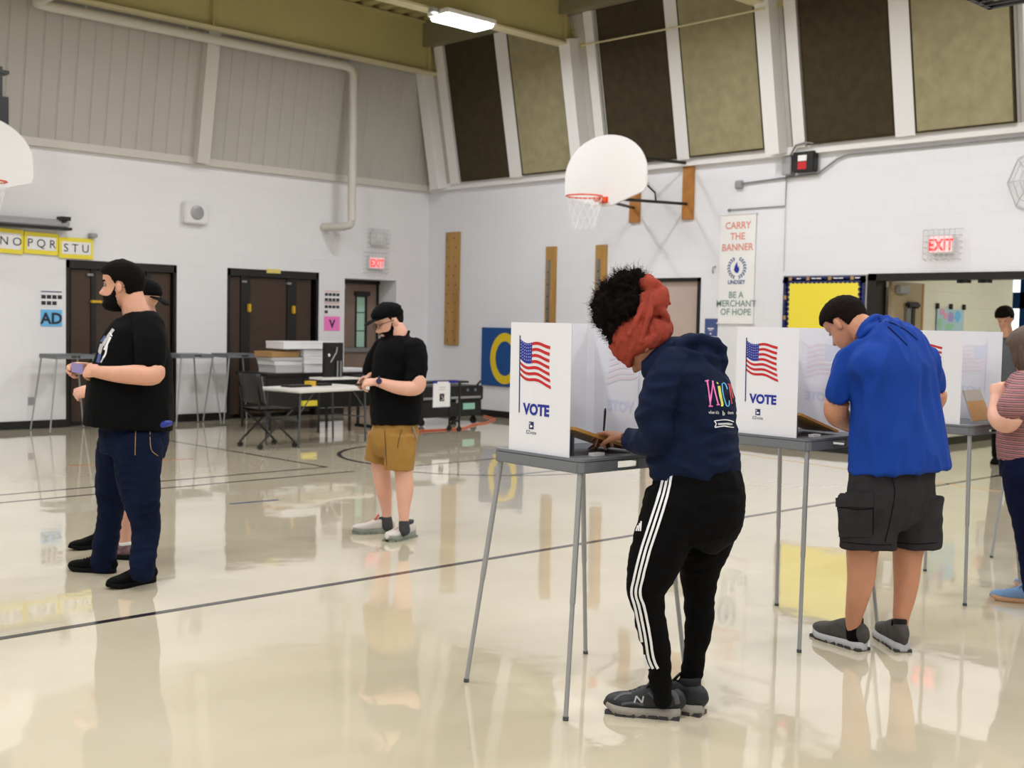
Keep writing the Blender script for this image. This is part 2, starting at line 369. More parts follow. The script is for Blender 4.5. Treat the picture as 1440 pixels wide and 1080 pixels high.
# ceiling lamps
for i, (x, y) in enumerate(LAMPS):
    if i not in (0, 1, 5): continue
    lb = 'bright rectangular lamp hanging under the second olive beam' if i == 0 else ('rectangular lamp under the second beam, farther from the right wall' if i == 1 else 'rectangular lamp under the third beam beside the hanging cage')
    o = thing('ceiling_lamp', lb, 'ceiling lamp', (x, y, 5.3), 0)
    MB().box((x - .42, y - .2, 5.32), (x + .42, y + .2, 5.38)).build('housing', M['white'], o, bevel=.01)
    MB().box((x - .39, y - .18, 5.27), (x + .39, y + .18, 5.32)).build('diffuser', M['lampglow'], o, bevel=.02)
    MB().box((x - .52, y - .05, 5.33), (x - .42, y + .05, 5.39)).build('driver_box', M['steel_paint'], o)
    MB().tube([(x - .4, y, 5.38), (x - .4, y + .15, 5.42)], .01, 6).build('hanger', M['steel_paint'], o)
# thin cable stretched across the dark panels
c0 = W(700, 48, 14.5); a = on(818, 64, 'x', 12.2); b = on(1075, 12, 'x', 12.1)
o = MB().tube([a, (a + b) / 2 - Z_ * .01, b], .012, 6).build('conduit_line', M['olive_light']); props(o, 'thin olive conduit stretched across the dark acoustic panels between beams', 'conduit')

# in-wall cabinets
def wall_cabinet(x0, x1, h, cuts, label, latches):
    o = thing('wall_cabinet', label, 'cabinet', ((x0 + x1) / 2, YA + .1, 0))
    y = YA + .02; d = YA + .14
    f = MB().box((x0, y - .03, 0), (x0 + .05, d, h)).box((x1 - .05, y - .03, 0), (x1, d, h)).box((x0, y - .03, h - .11), (x1, d, h)); f.build('frame', M['blackframe'], o, bevel=.004)
    MB().box((x0, d, 0), (x1, d + .05, h)).build('backing', M['blackframe'], o)
    for a, b in cuts: MB().box((a, YA + .06, .06), (b, YA + .10, h - .12)).build('door_panel', M['door_brown'], o, bevel=.004)
    for i in range(len(cuts) - 1):
        a, b = cuts[i][1], cuts[i + 1][0]; MB().box((a, YA + .04, .02), (b, YA + .12, h - .11)).build('post', M['blackframe'], o, bevel=.004)
    for lx, lz, wd, hh in latches: MB().box((lx - wd, YA - .01, lz - hh), (lx + wd, YA + .05, lz + hh)).build('latch', M['brass'], o, bevel=.008)
    for lx, _, _, _ in latches: MB().box((lx - .12, YA + .02, h - .2), (lx - .04, YA + .06, h - .17)).build('catch_plate', M['steel'], o)
wall_cabinet(6.57, 8.15, 2.2, [(6.66, 6.93), (7.0, 7.72), (7.79, 8.09)], 'dark brown in-wall cabinet behind the man in the graphic shirt', [(6.99, 1.66, .075, .018)])
wall_cabinet(8.95, 10.54, 2.2, [(9.01, 9.2), (9.36, 10.0), (10.17, 10.44)], 'dark brown in-wall cabinet behind the stacked white boxes', [(9.33, 1.63, .022, .06), (10.1, 1.62, .022, .06)])
o = box('door_tag', (9.6, YA - .02, 2.155), (9.84, YA - .008, 2.215), M['line_yellow']); props(o, 'small pale tag on top of the cabinet behind the boxes', 'tag')
# exit door in a deep recess
DY = YA + .46
o = S(thing('door_1', None, None, (11.5, DY, 0)))
MB().box((11.03, DY, 0), (11.06, DY + .1, 2.13)).box((12.02, DY, 0), (12.06, DY + .1, 2.13)).box((11.03, DY - .02, 2.07), (12.06, DY + .1, 2.134)).build('frame', M['blackframe'], o)
x0, x1, y0, y1 = 11.06, 12.02, DY + .02, DY + .07
wx0, wx1, wz0, wz1 = 11.62, 11.80, 1.04, 1.86
MB().box((x0, y0, 0), (wx0, y1, 2.07)).box((wx1, y0, 0), (x1, y1, 2.07)).box((wx0, y0, 0), (wx1, y1, wz0)).box((wx0, y0, wz1), (wx1, y1, 2.07)).build('door_leaf', M['door_tan'], o)
q = MB().box((wx0 - .03, y0 - .01, wz0 - .03), (wx0, y0 + .01, wz1 + .03)).box((wx1, y0 - .01, wz0 - .03), (wx1 + .03, y0 + .01, wz1 + .03)).box((wx0, y0 - .01, wz1), (wx1, y0 + .01, wz1 + .03)).box((wx0, y0 - .01, wz0 - .03), (wx1, y0 + .01, wz0))
q.build('window_frame', M['blackframe'], o)
g = MB().box((wx0, y0 + .02, wz0), (wx1, y0 + .03, wz1)).build('window_pane', M['glass_green'], o)
for z in (1.3, 1.6): MB().box((wx0, y0 + .01, z), (wx1, y0 + .02, z + .012)).build('mullion', M['blackframe'], g)
MB().box((wx0 - .05, y0 - .05, 1.88), (wx1 + .06, y0, 1.95)).build('closer_arm', M['blackframe'], o)
MB().box((x0 + .03, y0 - .06, .96), (x1 - .05, y0 - .02, 1.03)).build('push_bar', M['steel'], o, bevel=.01)
MB().box((x0 + .02, y0 - .05, 1.97), (x0 + .3, y0, 2.05)).build('door_closer', M['steel_paint'], o)
S(box('trim_40', (11.0, DY + .1, 0), (12.1, DY + .2, 2.3), M['blackframe']))
# beige door in the right wall
o = S(thing('door_2', None, None, (XB, 10.06, 0)))
MB().box((XB - .012, 9.59, 0), (XB + .1, 9.64, 2.14)).box((XB - .012, 10.49, 0), (XB + .1, 10.54, 2.14)).box((XB - .012, 9.59, 2.09), (XB + .1, 10.54, 2.14)).build('frame', M['blackframe'], o)
MB().box((XB + .04, 9.64, 0), (XB + .09, 10.49, 2.09)).build('door_leaf', M['door_beige'], o)
MB().tube([(XB + .0, 9.75, 1.0), (XB + .0, 9.87, 1.0)], .012, 8).build('door_handle', M['steel'], o)
S(box('trim_41', (XB + .12, 9.5, 0), (XB + .2, 10.6, 2.2), M['black']))

# wide opening to the corridor
o = S(thing('door_3', None, None, (XB, 6, 0)))
MB().box((XB - .02, 7.04, 0), (XB + .22, 7.146, 2.15)).box((XB - .02, 4.2, 2.07), (XB + .22, 7.146, 2.152)).box((XB - .02, 4.2, 0), (XB + .22, 4.3, 2.15)).build('frame', M['blackframe'], o)
for y in (6.06, 5.98, 5.82, 5.74): MB().box((XB + .02, y - .02, 2.035), (XB + .12, y + .02, 2.07)).build('strike', M['blackframe'], o)
# door leaf swung into the corridor
lf = S(thing('door_4', None, None, (XB + .2, 7.0, 0)))
MB().box((XB + .22, 6.96, .01), (13.72, 7.01, 2.07)).build('door_leaf', M['kraft'], lf, bevel=.003)
MB().box((13.68, 6.955, .01), (13.725, 7.015, 2.07)).build('edge_strip', M['wood'], lf)
MB().box((13.02, 6.90, 1.93), (13.28, 6.96, 2.03)).build('door_closer', M['steel_paint'], lf, bevel=.01)
MB().box((13.25, 6.90, 1.76), (13.55, 6.955, 1.84)).build('exit_bar_head', M['black'], lf, bevel=.02)
MB().box((13.38, 6.92, .5), (13.45, 6.955, 1.8)).build('vertical_rod', M['black'], lf)
MB().box((13.26, 6.93, .5), (13.38, 6.955, 1.78)).build('rod_cover', M['steel'], lf)
o = MB().box((12.96, 6.94, 1.28), (13.14, 6.956, 1.55)).build('notice', M['paper']); props(o, 'white notice on the open tan door in the corridor', 'notice')
# corridor
S(box('wall_corridor', (XB + .2, 7.16, 0), (16.75, 7.4, 3.0), M['wallC'])); S(box('baseboard_corridor', (XB + .2, 7.145, 0), (16.75, 7.16, .1), M['black']))
S(box('wall_corridor_side', (XB + .2, 2.8, 0), (19.5, 3.0, 3.0), M['wallC'])); S(box('ceiling_corridor', (XB + .2, 2.8, 2.75), (19.5, 11, 2.9), M['white']))
S(box('wall_corridor_end', (19.2, 2.8, 0), (19.4, 11, 3.0), M['wallC'])); S(box('wall_corridor_far', (XB + .2, 9.8, 0), (19.5, 10, 3.0), M['wallC']))
area((15, 5.2, 2.7), 1.2, 1.2, 40, (1, .98, .9)); area((17.8, 6.2, 2.7), 1.0, 1.0, 25, (1, .98, .95))
def Pc(u, v, xx): return on(u, v, 'x', xx)
gx = 18.9
gd = S(thing('window_1', None, None, (gx, 6, 0)))
y_a = Pc(1408, 400, gx)[1]; y_b = Pc(1475, 400, gx)[1]
zt, zm1 = Pc(1420, 389, gx)[2], Pc(1420, 411, gx)[2]; zm2, zb = Pc(1428, 434, gx)[2], Pc(1428, 480, gx)[2]
MB().box((gx, y_b, zt), (gx + .1, y_a + .1, 2.75)).box((gx, y_b, zm2), (gx + .1, y_a + .1, zm1)).box((gx, y_b, 0), (gx + .1, y_a + .1, zb)).box((gx, y_a, 0), (gx + .1, y_a + .25, 2.75)).box((gx, y_b - .3, 0), (gx + .1, Pc(1435, 400, gx)[1], 2.75)).build('door_frame', M['doorblue'], gd)
MB().box((gx + .04, y_b, .3), (gx + .06, y_a, 2.6)).build('window_pane', M['glow'], gd)
# map on the corridor wall
o = thing('wall_map', 'coloured map hanging on the corridor block wall', 'map', (14.8, 7.15, 1.4))
a = on(1317, 434, 'y', 7.15); b = on(1353, 468, 'y', 7.15)
MB().box((a[0], 7.135, b[2] - .15), (b[0], 7.15, a[2])).build('sheet', M['map'], o)
for k, (fx, fz, s1, s2, mm) in enumerate([(.16, .12, .12, .12, 'mappink'), (.3, .3, .1, .14, 'mappink'), (.5, .35, .12, .2, 'mapviolet'), (.12, .6, .1, .2, 'mapgreen'), (.75, .3, .14, .2, 'skyblue'), (.45, .75, .18, .12, 'mapgreen')]):
    cx = a[0] + fx * (b[0] - a[0]); cz = a[2] - fz * (a[2] - b[2]); n = 9; ww = b[0] - a[0]
    pl_ = [(math.cos(2*PI*i/n) * s1 * ww * random.uniform(.7, 1.2), math.sin(2*PI*i/n) * s2 * .4 * random.uniform(.7, 1.2)) for i in range(n)]
    MB().prism(pl_, (cx, 7.134, cz), X_, Z_, .001).build('country_patch', M[mm], o)
for f_ in (.0, .5, 1.0): MB().box((a[0] + f_ * (b[0] - a[0]) - .02, 7.12, a[2]), (a[0] + f_ * (b[0] - a[0]) + .02, 7.15, a[2] + .07)).build('clip', M['black'], o)
o = MB().box((15.9, 7.12, 1.18), (16.25, 7.15, 1.5)).build('notice', M['grey_paper']); props(o, 'small grey notice at the far end of the corridor wall', 'notice')
# ------------------------------------------------------------------ things on the walls
# frame of the left wall (facing -Y): text runs along +X;  right wall (facing -X): text runs along -Y
AX, AZ = X_, Z_
BX, BZ = -Y_, Z_
def wthing(name, label, cat, p, group=None): return thing(name, label, cat, tuple(p), 0, group)
# wall speaker
o = wthing('wall_speaker', 'square white wall speaker with round grille high on the left wall', 'speaker', (8.4, YA - .05, 2.8))
MB().box((8.22, YA - .11, 2.79), (8.58, YA, 3.09)).build('cabinet', M['white'], o, bevel=.015)
MB().lathe([(.10, 0), (.10, .012), (.085, .018), (.02, .012), (.0, .012)], (8.40, YA - .11, 2.945), 24, (X_, Z_, -Y_)).build('grille', M['steel_paint'], o, smooth=True)
# projector screen housing
o = wthing('screen_housing', 'long grey roller housing with black underside above the lettered cards', 'screen', (5.2, YA - .08, 2.6))
MB().box((3.6, YA - .16, 2.60), (6.56, YA - .02, 2.70)).build('case', M['steel_paint'], o, bevel=.02)
MB().box((3.6, YA - .17, 2.57), (6.58, YA - .02, 2.605)).build('bottom_slot', M['black'], o)
MB().box((6.42, YA - .2, 2.69), (6.55, YA - .06, 2.74)).box((6.45, YA - .2, 2.66), (6.49, YA - .16, 2.7)).build('bracket', M['black'], o)
o = MB().box((6.86, YA - .1, 2.5), (6.96, YA, 2.56)).build('outlet_box', M['steel_paint'], bevel=.01); props(o, 'small grey box on the wall beside the last lettered card', 'wall box')
# lettered cards
for i, (s, u0, v0, u1, v1, tilt, lb) in enumerate([('MNO', -22, 319, 33, 357, -.03, 'yellow bordered card lettered MNO, cut by the picture edge'),
        ('PQR', 34, 325.5, 82, 359, -.02, 'yellow bordered card lettered PQR'), ('STU', 83, 333, 131, 365, .0, 'yellow bordered card lettered STU')]):
    a = on(u0, v0, 'y', YA - .03); b = on(u1, v1, 'y', YA - .03); cx, cz = (a[0] + b[0]) / 2, (a[2] + b[2]) / 2; w2, h2 = (b[0] - a[0]) / 2, (a[2] - b[2]) / 2
    o = wthing('letter_card', lb, 'card', (cx, YA - .03, cz), 'lettered cards')
    ax = nrm(X_ + Z_ * tilt); az = nrm(Z_ - X_ * tilt); c = np.array([cx, YA - .025, cz])
    MB().obox(c, (ax, Y_, az), (w2, .006, h2)).build('border', M['yellow'], o)
    MB().obox(c - Y_ * .008, (ax, Y_, az), (w2 - .035, .003, h2 - .055)).build('sheet', M['paper'], o)
    text_on(' '.join(s), c - Y_ * .012 - az * .05, ax, az, .15, M['print'], o)
# AD / V sheets and the small printed sheets above
def wsheet(x0, x1, z0, z1, m, label, txt=None, size=.16, tm='print', rows=None):
    o = wthing('paper_sheet', label, 'paper sign', ((x0 + x1) / 2, YA - .004, z0))
    MB().box((x0, YA - .008, z0), (x1, YA - .002, z1)).build('sheet', M[m], o)
    if txt: text_on(txt, ((x0 + x1) / 2, YA - .009, (z0 + z1) / 2 - size * .36), AX, AZ, size, M[tm], o, bold=.006 if size > .1 else 0)
    if rows:
        mb = MB()
        for z, cells, h in rows:
            for a, b in cells: mb.box((x0 + a * (x1 - x0), YA - .011, z - h / 2), (x0 + b * (x1 - x0), YA - .008, z + h / 2))
        mb.build('print_block', M['print'], o)
    return o
wsheet(6.236, 6.516, 1.322, 1.54, 'skyblue', 'sky blue sheet lettered AD beside the left wall cabinet', 'AD', .2)
def cells(n, fill=.8, last=1.0): return [((i + .1) / n, (i + .1 + fill) / n) for i in range(n) if (i + 1) / n <= last + .01]
o = wsheet(6.236, 6.52, 1.58, 1.80, 'paper', 'white printed sheet above the blue AD sheet', rows=[(1.705, cells(4), .05), (1.625, cells(4, .8, .75), .05)])
MB().box((6.24, YA - .012, 1.765), (6.51, YA - .008, 1.78)).build('blue_rule', M['print_blue'], o)
wsheet(10.645, 10.94, 1.31, 1.53, 'pink', 'bright pink sheet lettered V beside the exit door', 'V', .17)
for z0, n2, lb in ((1.75, 1.0, 'white printed sheet, the upper one above the pink V sheet'), (1.56, .25, 'white printed sheet just above the pink V sheet')):
    o = wsheet(10.645, 10.93, z0, z0 + .2, 'paper', lb, rows=[(z0 + .12, cells(4), .045), (z0 + .04, cells(4, .8, n2), .045)])
    MB().box((10.65, YA - .012, z0 + .165), (10.92, YA - .008, z0 + .175)).build('rule', M['print_orange'], o)
# wire cages
def cage(parent, c, u, v, n, w2, h2, d, nu, nv, m='wire', r=.004):
    c = np.array(c, float); f = MB()
    for i in range(nu + 1):
        a = -w2 + 2 * w2 * i / nu; f.tube([c + a*u - h2*v, c + a*u*.88 - h2*v*.9 + d*n, c + a*u*.88 + h2*v*.9 + d*n, c + a*u + h2*v], r, 5)
    for j in range(nv + 1):
        b = -h2 + 2 * h2 * j / nv; f.tube([c - w2*u + b*v, c - w2*u*.88 + b*v*.9 + d*n, c + w2*u*.88 + b*v*.9 + d*n, c + w2*u + b*v], r, 5)
    return f.build('wire_cage', M[m], parent)
def exit_sign(c, u, v, n, label, w2=.14, h2=.1):
    c = np.array(c, float); o = wthing('exit_sign', label, 'exit sign', c)
    MB().obox(c + n * .04, (u, v, n), (w2, h2, .035)).build('housing', M['white'], o, bevel=.006)
    MB().obox(c + n * .077, (u, v, n), (w2 - .015, h2 - .015, .003)).build('lit_face', M['exit_face'], o)
    text_on('EXIT', c + n * .081 - v * h2 * .62, u, v, h2 * 1.65, M['exit_red'], o, bold=.006, sx=.82)
    cage(o, c, u, v, n, w2 + .07, h2 + .07, .13, 6, 5); return o
exit_sign((11.6, YA, 2.40), X_, Z_, -Y_, 'caged red exit sign above the recessed exit door', .15, .1)
exit_sign((XB, 6.235, 2.465), -Y_, Z_, -X_, 'caged red exit sign above the wide corridor opening', .14, .105)
o = wthing('emergency_light', 'caged white emergency light above the left exit sign', 'emergency light', (11.64, YA, 2.8))
MB().box((11.5, YA - .08, 2.68), (11.78, YA, 2.91)).build('housing', M['white'], o, bevel=.02)
MB().box((11.57, YA - .1, 2.74), (11.70, YA - .08, 2.86)).build('lens', M['paper'], o, bevel=.008)
cage(o, (11.64, YA, 2.79), X_, Z_, -Y_, .19, .15, .14, 5, 4)
# caged clock on the right
c = np.array([XB, 5.18, 3.1]); o = wthing('wall_clock', 'round wall clock behind a wire cage at the right picture edge', 'clock', c)
MB().lathe([(.17, 0), (.17, .05), (.155, .06)], c, 28, (Y_, Z_, -X_)).build('clock_body', M['steel_paint'], o, smooth=True)
f = MB(); n_ = 8
for rr, dd in ((.36, .02), (.27, .1), (.18, .14)):
    P = [c + rr * (math.cos(2*PI*i/n_ + PI) * Y_ + math.sin(2*PI*i/n_ + PI) * Z_) - X_ * dd for i in range(n_ + 1)]; f.tube(P, .006, 5)
for i in range(n_):
    t = 2*PI*i/n_ + PI; e = math.cos(t) * Y_ + math.sin(t) * Z_; f.tube([c + e*.36 - X_*.02, c + e*.27 - X_*.1, c + e*.18 - X_*.14, c - X_*.14], .006, 5)
f.build('wire_cage', M['wire'], o)
# wooden boards
def bwood(y0, y1, z0, z1, label, m='wood', strip=False, holes=0, th=.04, name='wall_board', cat='board'):
    o = wthing(name, label, cat, (XB - .02, (y0 + y1) / 2, z0))
    MB().box((XB - th, y0, z0), (XB, y1, z1)).build('plank', M[m], o, bevel=.004)
    if strip: MB().box((XB - th - .012, (y0+y1)/2 + .0, z0 + .03), (XB - th, (y0+y1)/2 + .055, z1 - .2)).build('metal_strip', M['steel'], o)
    if strip:
        z = z0 + .2
        while z < z1 - .3: MB().tube([(XB - th - .012, (y0+y1)/2 + .028, z), (XB - th - .02, (y0+y1)/2 + .028, z)], .012, 6).build('bolt', M['black'], o); z += .18
    if holes:
        z = z0 + .08; k = 0
        while z < z1 - .05:
            for yy in (y0 + .08, y1 - .08):
                MB().lathe([(.013, 0), (.013, .002)], (XB - th, yy + (.04 if k % 2 else -.01), z), 8, (Y_, Z_, -X_)).build('peg_hole', M['hole'], o)
            z += .15; k += 1
    return o
bwood(14.415, 14.75, 1.105, 2.94, 'tall wooden peg board nearest the corner of the hall', holes=1)
bwood(12.245, 12.452, 1.15, 2.635, 'tall wooden post with metal strip above the left voting booth', strip=True)
bwood(11.25, 11.452, 1.15, 2.628, 'tall wooden post with metal strip just above the curly hair', strip=True)
bwood(9.735, 9.917, 2.915, 3.745, 'short orange wooden hoop mount to the right of the backboard', 'wood_orange', name='hoop_mount', cat='hoop mount')
bwood(10.66, 10.84, 2.915, 3.745, 'short orange wooden hoop mount partly behind the backboard', 'wood_orange', name='hoop_mount', cat='hoop mount')
# blue square mat with the yellow ring letter
o = wthing('wall_mat', 'blue square wall pad with a yellow ring behind the left booth', 'wall pad', (XB - .01, 13.35, .5))
MB().box((XB - .04, 12.87, .495), (XB, 13.835, 1.408)).build('pad', M['matblue'], o, bevel=.006)
V = []; F = []; n = 40
for i in range(n + 1):
    t = 2 * PI * i / n
    for k, (ra, rb) in enumerate(((.33, .40), (.21, .27))): V.append((XB - .042, 13.29 + ra * math.cos(t), .93 + rb * math.sin(t)))
for i in range(n): F.append((2*i, 2*i+1, 2*i+3, 2*i+2))
mesh_obj('ring_letter', V, F, M['mustard'], o)
# banner
o = wthing('wall_banner', 'tall white banner reading carry the banner, be a merchant of hope', 'banner', (XB - .03, 9.02, 1.55))
MB().box((XB - .02, 8.74, 1.54), (XB - .012, 9.285, 2.945)).build('cloth', M['paper'], o)
MB().tube([(XB - .02, 8.72, 2.945), (XB - .02, 9.3, 2.945)], .012, 8).build('top_rod', M['white'], o)
MB().tube([(XB - .02, 8.72, 1.54), (XB - .02, 9.3, 1.54)], .012, 8).build('bottom_rod', M['white'], o)
yc = 9.01
for s, z, sz, m in (('CARRY', 2.76, .125, 'print_orange'), ('THE', 2.62, .125, 'print_orange'), ('BANNER', 2.48, .125, 'print_orange'),
                    ('LINDSEY', 2.05, .07, 'ghost_blue'), ('BE A', 1.87, .115, 'print_green'), ('MERCHANT', 1.76, .115, 'print_green'), ('OF HOPE', 1.65, .115, 'print_green')):
    text_on(s, (XB - .021, yc, z), BX, BZ, sz, M['print_blue' if m == 'ghost_blue' else m], o, bold=.002)
lv = MB()
for sg in (-1, 1):
    for i in range(9):
        t = math.radians(-70 + i * 17); r = .125
        cy, cz = yc + sg * r * math.cos(t), 2.255 + r * math.sin(t)
        for dr in (-.02, .02):
            a = t + (.6 if dr > 0 else -.6); p = [(sg * (r * math.cos(t) + dr * .6 * math.cos(t)) , r * math.sin(t) + dr * .6 * math.sin(t))]
            q = [(math.cos(2*PI*k/6) * .02, math.sin(2*PI*k/6) * .009) for k in range(6)]
            ca, sa = math.cos(a + PI/2), math.sin(a + PI/2)
            lv.prism([(sg * (ca*x - sa*y) + p[0][0], sa*x + ca*y + p[0][1]) for x, y in q], (XB - .0215, yc, 2.255), BX, BZ, .001)
lv.build('laurel_emblem', M['print_blue'], o)
MB().prism([(-.0, .075), (-.03, .02), (-.045, -.03), (-.02, -.065), (.02, -.07), (.04, -.03), (.03, .02), (.018, .0)], (XB - .0215, yc, 2.26), BX, BZ, .001).build('flame_emblem', M['blue'], o)
# small blue room sign, hook, switch
o = wthing('room_sign', 'small dark blue room sign below the banner', 'sign', (XB - .01, 9.4, 1.37))
MB().box((XB - .015, 9.3, 1.367), (XB, 9.5, 1.597)).build('plate', M['print_blue'], o, bevel=.004)
MB().box((XB - .017, 9.35, 1.46), (XB - .015, 9.45, 1.475)).build('print_line', M['paper'], o); MB().box((XB - .017, 9.37, 1.44), (XB - .015, 9.43, 1.447)).build('print_line', M['paper'], o)
MB().lathe([(.012, 0), (.012, .003)], (XB - .015, 9.4, 1.40), 10, (Y_, Z_, -X_)).build('dot', M['paper'], o)
o = MB().tube([(XB, 9.36, 2.28), (XB - .05, 9.36, 2.27), (XB - .06, 9.36, 2.22), (XB - .04, 9.37, 2.19)], .01, 6).build('coat_hook', M['steel']); props(o, 'small metal hook between the beige door and the banner', 'hook')
# bulletin board
o = wthing('bulletin_board', 'yellow papered bulletin board with scalloped navy border', 'notice board', (XB - .02, 7.73, 1.2))
MB().box((XB - .02, 7.156, 1.2), (XB, 8.306, 2.144)).build('frame', M['steel_paint'], o)
MB().box((XB - .024, 7.17, 1.21), (XB - .02, 8.296, 2.132)).build('paper_backing', M['yellow'], o)
sc = MB()
def scal(y, z, r): sc.prism([(r * math.cos(2*PI*k/8), r * math.sin(2*PI*k/8)) for k in range(8)], (XB - .0245, y, z), BX, BZ, .002)
y = 7.2
while y < 8.28: scal(y, 2.075, .034); y += .06
z = 1.25
while z < 2.07: scal(7.24, z, .03); scal(8.235, z, .03); z += .06
sc.box((XB - .0265, 7.17, 2.078), (XB - .0245, 8.296, 2.132)); sc.box((XB - .0265, 7.17, 1.21), (XB - .0245, 7.24, 2.13)); sc.box((XB - .0265, 8.235, 1.21), (XB - .0245, 8.296, 2.13))
sc.build('scalloped_border', M['navy'], o)
for y in (7.35, 7.65, 7.95, 8.2): MB().box((XB - .029, y - .022, 2.085), (XB - .0265, y + .022, 2.125)).build('border_motif', M['box_brown'], o)
for z in (1.35, 1.6, 1.85): MB().box((XB - .029, 8.25, z), (XB - .0265, 8.285, z + .05)).build('border_motif', M['box_brown'], o)
for y in (7.28, 7.5, 7.57, 7.8, 7.87, 8.08): MB().box((XB - .029, y - .03, 2.1), (XB - .0265, y + .03, 2.112)).build('border_print', M['paper'], o)
# alarm box with conduits
o = wthing('alarm_box', 'black alarm box with red label on a grey junction box', 'alarm', (XB - .05, 8.0, 3.4))
MB().box((XB - .13, 7.86, 3.40), (XB - .02, 8.16, 3.645)).build('black_case', M['black'], o, bevel=.01)
MB().box((XB - .135, 7.96, 3.43), (XB - .13, 8.08, 3.52)).build('red_label', M['red'], o)
MB().box((XB - .135, 7.96, 3.53), (XB - .13, 8.08, 3.60)).build('white_label', M['paper'], o)
MB().box((XB - .12, 8.19, 3.38), (XB - .01, 8.32, 3.60)).build('junction_box', M['steel_paint'], o, bevel=.008)
MB().tube([(XB - .1, 8.22, 3.6), (XB - .16, 8.1, 3.72), (XB - .18, 7.95, 3.74), (XB - .1, 7.8, 3.72)], .012, 8).build('flexible_conduit', M['steel'], o, smooth=True)
o = wthing('conduit_run', 'grey conduit running from the alarm box along the top of the right wall', 'conduit', (XB, 6, 3.5))
MB().tube([(XB - .03, 8.25, 3.36), (XB - .03, 7.86, 3.37), (XB - .03, 7.6, 3.53), (XB - .03, 7.45, 3.57), (XB - .03, 3.0, 3.57)], .012, 8).build('long_pipe', M['steel'], o, smooth=True)
MB().tube([(XB - .03, 8.25, 3.36), (XB - .03, 8.98, 3.33)], .012, 8).build('short_pipe', M['steel'], o)
MB().box((XB - .06, 8.95, 3.27), (XB, 9.06, 3.37)).build('outlet_box', M['steel_paint'], o, bevel=.01)
MB().tube([(XB - .02, 8.31, 3.4), (XB - .02, 8.31, 3.01), (XB - .02, 9.14, 3.01)], .008, 8).build('thin_pipe', M['steel'], o)
MB().tube([(XB - .02, 8.31, 3.01), (XB - .015, 8.31, 2.2)], .005, 6).build('drop_line', M['offwhite'], o)
MB().tube([(XB - .02, 9.14, 3.01), (XB - .02, 9.17, 3.0)], .018, 8).build('end_fitting', M['steel'], o)
po = on(1082, 18, 'y', 8.36)
o = MB().box((po[0] - .07, 8.31, 5.25), (po[0] + .03, 8.42, 5.36)).build('conduit_box', M['steel_paint'], bevel=.006); props(o, 'grey conduit box at the top of the white post', 'conduit box')
# ------------------------------------------------------------------ basketball hoops
def backboard(name, c, u, n, label, arms, rim_up=.05):
    c = np.array(c, float); o = thing(name, label, 'basketball hoop', tuple(c))
    # fan shape: half width .68, height .86, flattened lower corners
    P = []
    for i in range(25):
        t = math.radians(180 - i * 180 / 24); P.append((.685 * math.cos(t), .0 + .50 * math.sin(t)))
    P += [(.685, -.02), (.685, -.18), (.655, -.24), (.12, -.395), (-.12, -.395), (-.655, -.24), (-.685, -.18), (-.685, -.02)]
    MB().prism(P[::-1], c - n * .015, u, Z_, .03).build('board', M['white'], o, bevel=.004)
    rc = c + n * (.15 + .225) - Z_ * .30; R = .225
    MB().tube([rc + R * (math.cos(t) * u + math.sin(t) * n) for t in np.linspace(0, 2 * PI, 33)], .010, 8, False).build('rim', M['orange_paint'], o, smooth=True)
    MB().obox(c + n * .075 - Z_ * .315, (u, n, Z_), (.055, .075, .03)).box(c - u * .08 - Z_ * .36 - n * .0, c + u * .08 - Z_ * .27 + n * .02).build('rim_bracket', M['orange_paint'], o, bevel=.006)
    nt_ = MB()
    for i in range(12):
        t0 = 2 * PI * i / 12
        for sg in (-1, 1):
            nt_.tube([rc + (R * (1 - .4 * k / 4)) * (math.cos(t0 + sg * k * PI / 12) * u + math.sin(t0 + sg * k * PI / 12) * n) - Z_ * .1 * k for k in range(5)], .003, 4)
    nt_.build('net', M['net'], o)
    for a in arms: MB().tube([np.array(p, float) for p in a[0]], a[1], 8).build('arm', M['black'], o, smooth=True)
    return o
hb = np.array([11.28, 10.05, 3.38])
backboard('basketball_hoop', hb, -Y_, -X_, 'white fan-shaped backboard with orange rim on the right wall', [
    ([hb + X_*.03 + Y_*.1 + Z_*.28, (XB - .05, 9.83, 3.66)], .02), ([hb + X_*.03 - Y_*.1 - Z_*.3, (XB - .05, 9.83, 3.12)], .02),
    ([hb + X_*.03 + Y_*.2 + Z_*.28, (XB - .05, 10.75, 3.66)], .02), ([hb + X_*.03 + Y_*.1 - Z_*.3, (XB - .05, 10.75, 3.12)], .02),
    ([hb + X_*.1 - Y_*.1 + Z_*.24, hb + X_*.45 - Y_*.08 + Z_*.08, (12.1, 9.9, 3.22), (12.12, 9.9, 3.1)], .012), ([hb + X_*.03 - Y_*.4, hb + X_*.03 + Y_*.4], .018), ([hb + X_*.03 - Z_*.3, hb + X_*.03 + Z_*.3], .018)])
ha = np.array([5.0, 14.1, 3.26])
backboard('basketball_hoop', ha, X_, -Y_, 'white fan-shaped backboard cut by the left picture edge', [
    ([ha + Y_*.03 + Z_*.28 + X_*.2, (5.25, YA - .1, 3.6)], .02), ([ha + Y_*.03 - Z_*.3 + X_*.2, (5.25, YA - .1, 3.0)], .02), ([ha + Y_*.03 - X_*.2, (4.8, YA - .1, 3.0)], .02)])
o = thing('hoop_winch', 'black steel bracket above the left backboard', 'bracket', (5.33, 14.2, 3.8))
MB().box((5.28, 14.14, 3.62), (5.42, 14.26, 4.0)).box((5.28, 14.14, 4.0), (5.35, 14.26, 4.34)).build('column', M['black'], o)
MB().box((5.28, 14.12, 4.26), (5.42, 14.28, 4.3)).build('top_plate', M['black'], o)
MB().tube([(5.3, 14.25, 4.1), (5.3, YA - .3, 4.1)], .03, 8).build('wall_arm', M['black'], o)
